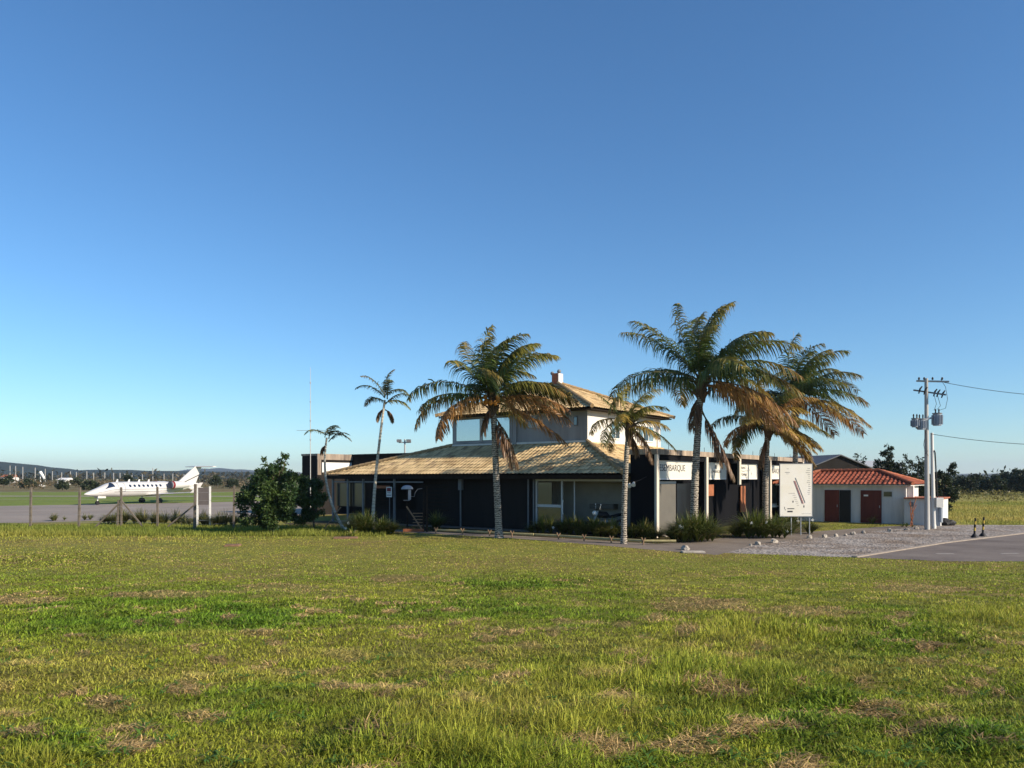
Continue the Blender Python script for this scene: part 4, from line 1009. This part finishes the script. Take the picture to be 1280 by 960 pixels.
for i,(u,Y_,_,vt,rp,lb) in enumerate(bt):
    xx=P(u,0,Y_).x
    sh=uvshape(xx,Y_,[(u,vt+rp*.8,rp*.7,0),(u-rp*.4,vt+rp*2,rp*.9,.3),(u+rp*.5,vt+rp*2.2,rp*.8,0),(u,vt+rp*3.2,rp*1.1,.2),(u+rp*.6,vt+3,rp*.35,0),(u+2,vt-2,rp*.3,0)])
    tree('windswept_tree',xx,Y_,lb,'tree',sh,1.5,.12,4200,.24,BC,seed=20+i,group='dark trees behind the outbuilding')
Y_=62; xx=P(1178,0,Y_).x
tree('windswept_tree',xx,Y_,'dark windswept tree leaning right beside the utility pole','tree',uvshape(xx,Y_,[(1176,600,11,0),(1186,589,6,0),(1190,580,4.5,0),(1193,591,3.5,.1),(1178,618,15,0),(1174,638,14,.2),(1192,582,3,0),(1168,592,6,0),(1194,612,8,.3)]),1.2,.12,7500,.2,BC,seed=31,group='dark trees behind the outbuilding')
# treeline right, individually
rt=np.random.default_rng(77)
tlist=[]
u=1200.0
k=0
while u<1420:
    Y_=float(rt.uniform(118,150)); top=594+rt.uniform(-1.5,3)-(7 if u>1246 else 0)
    tlist.append((u,Y_,top)); u+=rt.uniform(9,15)
for i,(u,Y_,top) in enumerate(tlist):
    xx=P(u,0,Y_).x; w_=rt.uniform(10,14)
    sh=uvshape(xx,Y_,[(u,top+w_*.55,w_*.6,0),(u-w_*.7,top+w_*.9,w_*.55,1),(u+w_*.7,top+w_*.8,w_*.55,.5),(u,top+w_*1.5,w_*.8,-.5),(u+rt.uniform(-5,5),top+1.5,w_*.22,0)])
    tree('treeline_tree',xx,Y_,'dark green tree in the low wood at the right edge of the field','tree',sh,1.2,.15,2300,.42,BC,seed=200+i,group='low wood at the right edge of the field')
# far wood bands beyond, uncountable
def woodband(name,label,x0,x1,y0,y1,h,n,size,cols,seed,clump=2.0,nclump=200,kind='stuff',cat='woodland'):
    rng=np.random.default_rng(seed)
    cx=rng.uniform(x0,x1,nclump); t=rng.random(nclump); cy=y0+(y1-y0)*t
    cen=np.stack([cx,cy,h*.45*rng.uniform(.5,1.2,nclump)],-1); rd=clump*rng.uniform(.5,1.2,nclump)
    V,Fc,C=leafcloud(cen,rd,n,size,rng,cols,.6); V[:,2]=np.maximum(V[:,2],.02)
    tag(np_mesh(name,V,Fc,M['leaf'],C=C),label,cat,kind=kind)
woodband('distant_wood','far dark wood filling the skyline right of the terminal',60,330,150,235,6.0,16000,.8,BC,300,3.4,260)
woodband('scrub','yellow green scrub in front of the right hand wood',44,130,80,105,1.6,14000,.22,((.09,.09,.025),(.2,.17,.05)),301,1.2,260,cat='scrub')
woodband('left_scrub','brown and green scrub between the airfield grass and the hills',-260,-25,165,330,2.6,16000,.6,((.035,.045,.02),(.16,.11,.055)),302,2.4,300,cat='scrub')
woodband('far_scrub','distant dark scrub at the foot of the hills',-900,-40,380,900,7,14000,2.2,((.02,.03,.018),(.07,.06,.035)),303,7,340,cat='scrub')
for i,(u,v,Y_,r_,lb) in enumerate(((5,601,200,5,'dark round bush nearest the left edge of the far scrub'),(12,597,230,4,'small dark bush above the left edge scrub'),(35,604,190,9,'wide dark bush behind the first fence post'),(78,606,170,7,'dark bush in the brown scrub left of the jet nose'),(112,606,170,10,'dark bush directly above the jet nose'),(160,597,210,5,'dark bush above the jet cabin'),(95,601,210,7,'grey green bush left of the jet nose on the far scrub'),(290,603,190,8,'dull green bush right of the jet tail'),(270,600,200,8,'dull green bush just behind the jet tailplane'))):
    xx=P(u,0,Y_).x; zz=P(u,v,Y_).z
    tree('field_bush',xx,Y_,lb,'bush',[(0,0,max(zz,.8),r_*Y_/F*.7),(r_*Y_/F*.6,.3,max(zz*.8,.6),r_*Y_/F*.5),(-r_*Y_/F*.6,-.2,max(zz*.8,.6),r_*Y_/F*.5)],.5,.1,1500,.45,((.02,.035,.016),(.05,.065,.03)),seed=400+i,group='dark bushes in the far scrub',flat=.6)

# ---------------------------------------------------------------- fence
FE=empty('wire_fence',(0,0,0),0,'line of leaning concrete fence posts with thin wires along the apron','fence')
fpts=[]
for (u,vb,vt,w_) in ((-30,661,609,.10),(38,660,609,.10),(98.5,661,609,.10),(147,659.5,625,.10),(151.5,659.5,609,.09),(197,661,608.5,.09),(243,664,605,.11),(292,661,607,.09)):
    x,y=G(u,vb); tz=P(u,vt,y).z; dx=random.uniform(-.03,.06)
    a=Vector((x,y,-.05)); b=Vector((x+dx,y,tz)); MB().bar(a,b,w_,w_).build('post',M['concrete'],FE); 
    if vt<620: fpts.append((x+dx*.5,y,tz))
for (u0,v0,u1,v1,Y_) in ((149,629,117,661,41.5),(152,626,180,660,42.0),(242,632,210,658,40.5)):
    a=P(u0,v0,Y_); b=P(u1,v1,Y_); b.z=max(b.z,0); MB().bar(a,b,.07,.07).build('brace',M['concrete'],FE)
for k in range(5):
    wb=MB(); z_=.35+k*.42
    for a,b in zip(fpts[:-1],fpts[1:]):
        mid=((a[0]+b[0])/2,(a[1]+b[1])/2,z_-.03); wb.tube([(a[0],a[1]-.07,z_),mid,(b[0],b[1]-.07,z_)],.0035,4,cap=False)
    wb.build('wire',M['steel'],FE)
s=empty('apron_sign',(P(255,0,44).x,44,0),rad(5),'blank dark grey board seen from behind between two white legs','sign')
k_=44/960
MB().box(-7.2*k_,6.5*k_,-.03,.03,P(0,631,44).z,P(0,609.5,44).z).build('panel',mat('board_back',(.14,.12,.115),.8,.2,3),s)
for x in (-8,7.3): MB().bar((x*k_,0,0),(x*k_,0,P(0,608,44).z),.09,.09).build('leg',M['signrim'],s)
MB().bar((-8*k_,-.01,.35),(7.3*k_,-.01,.35),.03,.03).build('rail',M['grey'],s)

# ---------------------------------------------------------------- low log rail by the footpath
LR=empty('log_rail',(0,0,0),0,'low rail of pale bamboo logs on short forked stakes beside the footpath','rail')
rp_=[(545,665.2),(578,666.5),(612,668.5),(640,670),(668,671.2),(698,672.8),(730,675),(764,677.2),(804,679.6),(846,680)]
pw=[]
for i,(u,v) in enumerate(rp_):
    x,y=G(u,v+1.5); pw.append((x,y))
    if i in (0,1,2,3,5,6,7,8):
        st=MB(); st.tube([(x,y-.05,-.02),(x+random.uniform(-.02,.02),y-.05,.2)],.035,6).tube([(x,y-.05,.15),(x-.08,y-.05,.31)],.028,5).tube([(x,y-.05,.15),(x+.08,y-.05,.3)],.028,5)
        st.build('stake',M['wood'],LR)
for a,b in zip(pw[:-1],pw[1:]):
    MB().tube([(a[0]+.03,a[1],.17),(b[0]-.03,b[1],.17)],[.05,.06],8).build('log',M['log'],LR,smooth=True)

# ---------------------------------------------------------------- stones
stones=[(856.6,686.5,.17),(829,670.5,.26),(947,680,.15),(967,677.5,.15),(1012,672,.14),(1030.5,671,.13),(1045,670,.13),(1057,669,.10),(1066,667.5,.15),(1079,666,.12),(1112,663.5,.14),(1119,663.5,.08),(1133,661.6,.10),(1145.5,660,.12),(1162,659,.1),(1169,658.3,.09),(938,681,.08),(917,669.5,.12),(934,669,.1)]
sl2=['pointed pale stone at the edge of the lawn below the round bush','flat pale stone at the foot of the dark end wall','large pale stone nearest the lawn on the gravel edge','pale stone second along the gravel edge from the lawn','dark sided stone below the right leg of the map board','pale stone just right of the map board','small pale stone third right of the map board','low brownish stone midway along the gravel edge','big white stone midway along the gravel edge','dark flat stone at the middle of the gravel edge','dark angular stone before the red-brown outbuilding door','tiny dark stone right of the dark angular stone','small white stone in front of the outbuilding window','dark low stone at the outbuilding corner','white stone at the foot of the utility pole','small stone right of the utility pole','tiny grey stone beside the stone nearest the lawn','upright pale stub in the gap between the two big bushes','low pale stub before the broad flowering bush']
for i,((u,v,r_),lb) in enumerate(zip(stones,sl2)):
    x,y=G(u,v+1); random.seed(i+50); o=MB().ico((0,0,r_*.35),r_,2,(random.uniform(.9,1.3),.8,random.uniform(.7,.95)) if i!=1 else (1.4,.8,.4),.22).build('edge_stone',M['rock'])
    o.location=(x,y,0); o.rotation_euler.z=random.uniform(0,3); tag(o,lb,'stone','stones edging the gravel lot')
o=MB().box(-.42,.42,-.2,.2,0,.07).build('concrete_slab',M['rock'],bevel=.02); x,y=G(866,691); o.location=(x,y,0); tag(o,'flat pale slab lying beside the pointed stone on the lawn edge','slab')
for (u,v,wx,lb) in ((432,673,1.1,'rusty brown slab in the grass before the wide strap leaved bush'),(291,682.5,.6,'small earth covered slab in the lawn left of the leafy tree shade')):
    x,y=Gt(u,v); o=MB().box(-wx/2,wx/2,-.3,.3,-.05,.07).build('ground_slab',M['rustsoil'],bevel=.03); o.location=(x,y,float(th(x,y))); o.rotation_euler.z=.15; tag(o,lb,'slab')
# ---------------------------------------------------------------- bollards
for (u,v,lb) in ((1218,672,'left yellow and black delineator post on the gravel'),(1228.5,670.5,'right yellow and black delineator post on the gravel')):
    x,y=G(u,v); s=empty('delineator_post',(x,y,.006),0,lb,'bollard','delineator posts on the gravel')
    MB().tube([(0,0,0),(0,0,.05),(0,0,.16)],[.17,.15,.06],12).build('base',M['black'],s,smooth=True)
    for k in range(5):
        MB().tube([(0.01*k,0,.16+k*.15),(.01*(k+1),0,.16+(k+1)*.15-.002)],.045 if k<4 else .04,10).build('band',M['yellow'] if k%2 else M['black'],s,smooth=True)
# ---------------------------------------------------------------- utility pole
UP=empty('utility_pole',(P(1159,0,41.4).x,41.4,0),0,'tall concrete utility pole carrying two crossarms, cutouts and wires','utility pole')
k_=41.4/960; zt=P(0,473,41.4).z
MB().tube([(0,0,-.1),(-.05,0,zt)],[.14,.09],10).build('pole',M['polec'],UP,smooth=True)
z1=zt-.12; MB().bar((-10*k_,.3,z1+.02),(21*k_,-.5,z1-.12),.09,.09).build('crossarm',M['polec'],UP)
z2=P(0,489,41.4).z; MB().bar((-13*k_,.35,z2+.1),(17*k_,-.5,z2-.25),.08,.08).build('crossarm',M['grey'],UP)
for k,x in enumerate((-9,-2.5,8,20)):
    MB().tube([(x*k_,.1,z1+.05),(x*k_,.1,z1+.12),(x*k_,.1,z1+.2)],[.035,.06,.03],8).build('insulator',M['wire'],UP,smooth=True)
for k,x in enumerate((-12.5,-6,6,10,16)):
    z_=z2-.008*x; MB().tube([(x*k_,-.15,z_-.25),(x*k_+.05,-.2,z_),(x*k_+.16,-.2,z_+.14)],[.03,.05,.03],7).build('fuse_cutout',M['black'],UP,smooth=True)
lw2=MB()
def arc(pts,r=.012): lw2.tube(pts,r,5,cap=False)
arc([(16*k_,-.3,z1-.1),(13*k_,-.3,z2+.6),(19*k_,-.3,z2+.2),(21.5*k_,-.3,z2-.45),(19*k_,-.3,z2-.95),(12*k_,-.2,z2-1.05)])
arc([(6*k_,-.2,z2-.2),(9*k_,-.2,z2-.7),(6*k_,-.2,z2-1.05)]); arc([(10*k_,-.2,z2-.2),(14*k_,-.2,z2-.8),(10*k_,-.2,z2-1.0)])
arc([(-4*k_,-.2,z2-2.1),(-7*k_,-.2,z2-2.9),(-4.5*k_,-.2,z2-3.4),(-1*k_,-.15,z2-3.2)]); arc([(-4*k_,-.2,z2-1.9),(-3.4*k_,-.2,z2-2.7),(-3*k_,-.15,z2-3.3),(-.5*k_,-.15,z2-3.5)])
lw2.build('jumper_cable',M['wire'],UP)
MB().bar((-4*k_,-.1,P(0,525,41.4).z),(9*k_,-.1,P(0,521,41.4).z),.09,.09).build('bracket',M['transformer'],UP)
def transformer(u,vt,vb,w_,lb,lit):
    Yt=41.3; s=empty('transformer',(P(u,0,Yt).x,Yt,P(0,vb,Yt).z),0,lb,'transformer','pole mounted transformers'); h=(vb-vt)*k_
    MB().tube([(0,0,0),(0,0,h)],w_*k_/2,14).build('tank',M['transformer'],s,smooth=False)
    MB().tube([(0,0,h),(0,0,h+.05)],w_*k_/2+.03,14).build('lid',M['grey'],s)
    ns=MB()
    for a in range(0,360,30): ns.box(w_*k_/2-.0,w_*k_/2+.06,-.012,.012,.06,h-.06,Matrix.Rotation(rad(a),4,'Z'))
    ns.build('cooling_fins',M['transformer'],s)
    for x in (-.09,.09): MB().tube([(x,0,h+.05),(x,0,h+.13),(x,0,h+.2),(x,0,h+.28)],[.045,.03,.045,.02],8).build('bushing',M['black'],s,smooth=True)
transformer(1144,524,534,8,'leftmost grey transformer hanging on the utility pole',0)
transformer(1151.5,524.5,537,9.5,'middle grey transformer against the left of the utility pole',0)
transformer(1171.5,517.5,532,10,'sunlit pale transformer on the right of the utility pole',1)
def cable(name,label,a,b,sag=.5,r=.014):
    a=Vector(a);b=Vector(b); pts=[]
    for i in range(25):
        t=i/24; p=a.lerp(b,t); p.z-=sag*4*t*(1-t); pts.append(p)
    tag(MB().tube(pts,r,5,cap=False).build(name,M['wire']),label,'cable','overhead cables at the utility pole')
a=P(1180,478,41.0); b=P(1400,497,38); cable('overhead_cable','upper overhead cable running right from the pole top',a,b,.25)
a=P(1164,542.5,41.4); b=P(1400,556,38); cable('overhead_cable','lower overhead cable running right from the service pole',a,b,.25)
SP=empty('service_pole',(P(1166,0,42.2).x,42.2,0),0,'shorter white service pole with meter box and black conduit behind the utility pole','service pole')
MB().tube([(0.05,0,-.05),(-.05,0,P(0,541,42.2).z)],[.13,.075],10).build('pole',M['white'],SP,smooth=True)
MB().tube([(.25,-.05,P(0,630,42.2).z),(.08,-.08,P(0,566,42.2).z),(.03,-.08,P(0,563,42.2).z)],.035,8).build('conduit',M['black'],SP,smooth=True)
MB().box(.02,.42,-.32,-.1,P(0,634,42.2).z,P(0,622,42.2).z).build('meter_box',M['frame'],SP,bevel=.015)
MB().tube([(.36,-.1,.35),(.36,-.1,1.15)],[.12,.13],10).build('water_drum',M['transformer'],SP,smooth=True)
x,y=G(1180,657)
o=MB().ico((0,0,.2),.3,2,(1.1,.8,.8),.15).ico((.45,.1,.15),.24,2,(1.2,.8,.8),.15).build('rubbish_bags',M['black']); o.location=(x,y,0); tag(o,'dark rubbish bags heaped right of the service pole','bags')
# the rail/gutter of far posts
rp=random.Random(9)
far=[(12.5,582,594),(19.5,582.5,594),(28.5,583.5,594.5),(44,584.5,595.5),(56.5,586,595.5),(65.5,589,594.5),(77,590.5,594),(88,589,595),(95.5,590,594.5),(108.5,589,595.5),(117,591,596),(131,590.5,596),(142,591,597),(150,591,597),(156,592,597.5),(165,591.5,597.5),(178,592,598),(191,585,598),(205,592,598),(216,592,598.5),(230,593,599)]
for i,(u,v0,v1) in enumerate(far):
    Y_=420 if v1<596 else 400
    a=P(u,v0,Y_); o=MB().bar((0,0,0),(0,0,a.z),.3,.25).build('far_pole',M['polec']); o.location=(a.x,Y_,0)
    tag(o,'thin pale pole in the long row standing before the dark hills' if i!=17 else 'tallest pale mast in the far row above the jet cabin','pole','far row of pale poles')
s=empty('windsock',(P(55,0,240).x,240,0),0,'white windsock pole standing in the scrub left of the jet','windsock')
z_=P(0,589,240).z
MB().tube([(-1,0,0),(-1.2,0,z_)],.12,6).build('pole',M['signrim'],s); MB().tube([(-1.2,0,z_-.2),(-.3,0,z_-1.6),(.2,0,z_-2.6)],[.5,.4,.25],8).build('sock',M['signrim'],s); MB().tube([(-.8,0,.05),(-.8,0,.7)],[1.1,1.1],12).build('base',M['signrim'],s)
for (u,v,w_,h_,lb) in ((8,594,12,3.2,'pale long roofed building at the far left foot of the hill'),(77,597,9,2,'low white building in the far scrub behind the left fence')):
    Y_=430 if u<20 else 300
    a=P(u,v,Y_); s=empty('far_building',(a.x,Y_,0),0,lb,'building'); ww=w_*Y_/F*.6; hh=max(P(0,v-h_,Y_).z,2.0)*.8
    MB().box(-ww,ww,0,6,0,hh*.7).build('wall',M['white'],s)
    MB().add([(-ww-.3,-.5,hh*.7),(ww+.3,-.5,hh*.7),(ww+.3,6.5,hh*.7),(-ww-.3,6.5,hh*.7),(-ww-.3,3,hh),(ww+.3,3,hh)],[(0,1,5,4),(2,3,4,5),(0,4,3),(1,2,5),(0,3,2,1)]).build('roof',M['terracotta'] if u<20 else M['signrim'],s)
# ---------------------------------------------------------------- business jet
HD=math.atan2(-.925,-.38); SJ=.92
jx,jy=(105-640)/F*77,77
J=empty('business_jet',(jx,jy,0),HD,'white twin engine business jet with T tail parked on the apron','aircraft'); J.scale=(SJ,)*3
# stations measured aft from nose: (s, zc, half width, half height)
ST=[(0,1.22,.02,.02),(.25,1.24,.17,.14),(.7,1.28,.34,.28),(1.3,1.36,.52,.42),(2.0,1.47,.67,.56),(2.6,1.60,.76,.70),(3.2,1.68,.82,.80),(4.2,1.70,.86,.86),(6,1.70,.87,.87),(8.5,1.70,.87,.87),(10.5,1.74,.84,.82),(12,1.82,.72,.70),(13.5,1.94,.54,.54),(15,2.08,.34,.36),(16.2,2.2,.16,.18),(16.6,2.24,.05,.06)]
def stat(s_):
    a=[x[0] for x in ST]; return [float(np.interp(s_,a,[x[i] for x in ST])) for i in (1,2,3)]
def surf(s_,t,off=0):
    z,w_,h_=stat(s_); return Vector((-s_,math.cos(t)*(w_+off),z+math.sin(t)*(h_+off)))
fu=MB(); ns_=40; sv=np.concatenate([np.linspace(0,1,8)**1.5*1.3,np.linspace(1.5,16.6,46)])
for s_ in sv:
    for k in range(ns_): fu.v.append(surf(s_,2*math.pi*k/ns_))
for i in range(len(sv)-1):
    for k in range(ns_):
        a=i*ns_+k;b=i*ns_+(k+1)%ns_; fu.f.append((a,b,b+ns_,a+ns_))
fu.f.append(tuple(range(ns_))); fu.f.append(tuple((len(sv)-1)*ns_+k for k in range(ns_)))
fu.build('fuselage',M['jet'],J,smooth=True)
def patch(s0,s1,t0,t1,off,ns=6,nt_=6,shape=None):
    m_=MB()
    for i in range(ns+1):
        for j in range(nt_+1):
            a=i/ns;b=j/nt_
            if shape: a,b=shape(a,b)
            m_.v.append(surf(s0+(s1-s0)*a,t0+(t1-t0)*b,off))
    for i in range(ns):
        for j in range(nt_):
            a=i*(nt_+1)+j; m_.f.append((a,a+1,a+nt_+2,a+nt_+1))
    return m_
def oval(a,b):
    x=a*2-1;y=b*2-1
    return (.5+.5*x*math.sqrt(max(0,1-y*y/2)),.5+.5*y*math.sqrt(max(0,1-x*x/2)))
jg=glassmat('cockpit_glass',(.01,.012,.016),.08,.2)
for sg in (0,1):
    f=lambda t: t if sg==0 else math.pi-t
    m_=patch(2.05,3.35,f(.42),f(1.45),.012,8,8,lambda a,b:(a*(1-.15*b)+.42*b*(1-a) ,b*(.35+.65*min(1,a*1.3)))); m_.build('windscreen',jg,J)
    for k in range(8): patch(5.15+k*.62,5.50+k*.62,f(.28),f(.68),.01,6,6,oval).build('cabin_window',jg,J)
    patch(1.2,12.5,f(-.02),f(.035),.008,40,1).build('stripe',M['grey'],J)
    patch(3.2,13.2,f(-.35),f(-.315),.008,40,1).build('stripe',M['wire'],J)
dl=MB()
for (a,b,c_,d_) in ((3.75,3.79,-.25,1.1),(4.6,4.64,-.25,1.1)): 
    pm=patch(a,b,c_,d_,.012,1,10); dl.add(pm.v,pm.f)
for (a,b,c_,d_) in ((3.75,4.64,1.08,1.12),(3.75,4.64,-.27,-.23)):
    pm=patch(a,b,c_,d_,.012,8,1); dl.add(pm.v,pm.f)
dl.build('door_outline',M['grey'],J)
def wing(sg,root,tip,name,th_=.11,parent=J,mat_=M['jet']):
    """root/tip=(x_le,y,z,chord)"""
    m_=MB(); prof=[(0,0),(.1,.55),(.35,1),(.7,.6),(1,.03),(.7,-.35),(.35,-.55),(.1,-.4)]
    for (x,y,z,c_) in (root,tip):
        for (a,b) in prof: m_.v.append(Vector((x-a*c_,y*sg,z+b*c_*th_*.5)))
    n_=len(prof)
    for k in range(n_): m_.f.append((k,(k+1)%n_,n_+(k+1)%n_,n_+k))
    m_.f.append(tuple(range(n_))[::-1]); m_.f.append(tuple(range(n_,2*n_)))
    return m_.build(name,mat_,parent,smooth=False)
for sg in (1,-1):
    wg=wing(sg,(-7.6,.3,1.02,2.9),(-9.3,5.7,1.28,1.15),'wing')
    wl2=MB(); wl2.add([(-9.45,5.68*sg,1.33),(-10.45,5.68*sg,1.33),(-11.0,6.05*sg,2.45),(-10.5,6.03*sg,2.45),(-9.45,5.75*sg,1.33),(-10.45,5.75*sg,1.33),(-11.0,6.1*sg,2.45),(-10.5,6.08*sg,2.45)],[(0,1,2,3),(7,6,5,4),(0,4,5,1),(1,5,6,2),(2,6,7,3),(3,7,4,0)]); wl2.build('winglet',M['jet'],wg)
    yb=1.35*sg; e_=MB(); e_.tube([(-10.6,yb,2.15),(-10.9,yb,2.15),(-12.2,yb,2.15),(-13.0,yb,2.16),(-13.4,yb,2.17)],[.40,.46,.45,.34,.27],20); en_=e_.build('engine',M['jet'],J,smooth=True)
    MB().tube([(-10.5,yb,2.15),(-10.68,yb,2.15)],[.395,.425],20).build('inlet_cover',M['bluegrey'],en_,smooth=True)
    MB().tube([(-10.72,yb,2.15),(-11.0,yb,2.15)],[.452,.474],20,cap=False).build('nacelle_band',M['red'],en_,smooth=True)
    MB().box(-12.6,-11.2,min(yb,.55*sg),max(yb,.55*sg),2.08,2.2).build('pylon',M['jet'],J)
    wing(sg,(-15.9,.0,4.45,1.25),(-16.5,2.3,4.45,.75),'tailplane',.2)
    mg_=MB(); mg_.tube([(-8.9,1.4*sg,1.1),(-8.9,1.4*sg,.35)],.09,8); g_=mg_.build('main_gear',M['signrim'],J)
    for d_ in (-.14,.14): MB().tube([(-8.9,1.4*sg+d_-.08,.3),(-8.9,1.4*sg+d_+.08,.3)],.3,18).build('wheel',M['tyre'],g_,smooth=True)
fin=MB(); fin.add([(-13.0,-.09,2.45),(-15.9,-.09,2.3),(-17.0,-.05,4.5),(-15.9,-.05,4.5),(-13.0,.09,2.45),(-15.9,.09,2.3),(-17.0,.05,4.5),(-15.9,.05,4.5),(-11.6,0,2.5)],[(0,1,2,3),(7,6,5,4),(0,3,7,4),(1,5,6,2),(2,6,7,3),(8,0,4)]); fin.build('tail_fin',M['jet'],J)
ru=MB(); ru.bar((-13.4,.12,2.25),(-16.6,.1,3.45),.02,.09).build('fin_stripe',M['wire'],J)
vf=MB(); vf.add([(-14.2,.25,1.75),(-16.9,.5,1.35),(-16.9,.52,1.75),(-14.8,.27,2.0)],[(0,1,2,3)]); vf.add([(-14.2,-.25,1.75),(-16.9,-.5,1.35),(-16.9,-.52,1.75),(-14.8,-.27,2.0)],[(0,1,2,3)]); vf.build('ventral_fin',M['jet'],J)
ng=MB().tube([(-1.75,0,1.1),(-1.65,0,.25)],.06,8).build('nose_gear',M['signrim'],J); MB().tube([(-1.65,-.1,.24),(-1.65,.1,.24)],.22,16).build('wheel',M['tyre'],ng,smooth=True)
MB().box(-2.5,-1.5,-.3,-.27,.75,1.0).box(-2.5,-1.5,.27,.3,.75,1.0).build('gear_door',M['jet'],J)
an=MB(); 
for s_ in (4.0,5.6,7.0,8.4): an.add([(-s_,-.02,2.5),(-s_-.35,-.02,2.5),(-s_-.35,-.01,2.85),(-s_-.2,-.01,2.85),(-s_,.02,2.5),(-s_-.35,.02,2.5),(-s_-.35,.01,2.85),(-s_-.2,.01,2.85)],[(0,1,2,3),(7,6,5,4),(0,4,5,1),(1,5,6,2),(2,6,7,3),(3,7,4,0)])
an.build('antenna_fin',M['jet'],J)
text('PR-CTR',.42,1.7,J,(-12.05,.80,1.95),M['letter'],rot=(math.pi/2,0,math.pi),name='registration')

# ---------------------------------------------------------------- air
hz=MB().box(-7000,7000,-300,7000,-1.2,130).build('haze',None)
hm=bpy.data.materials.new('thin_air'); hm.use_nodes=True; n_=hm.node_tree; n_.nodes.remove(n_.nodes['Principled BSDF'])
pv=n_.nodes.new('ShaderNodeVolumePrincipled'); pv.inputs['Color'].default_value=(.72,.84,1,1); pv.inputs['Density'].default_value=.00012; pv.inputs['Anisotropy'].default_value=.2
n_.links.new(pv.outputs[0],n_.nodes['Material Output'].inputs['Volume']); hz.data.materials.append(hm); tag(hz,kind='stuff')
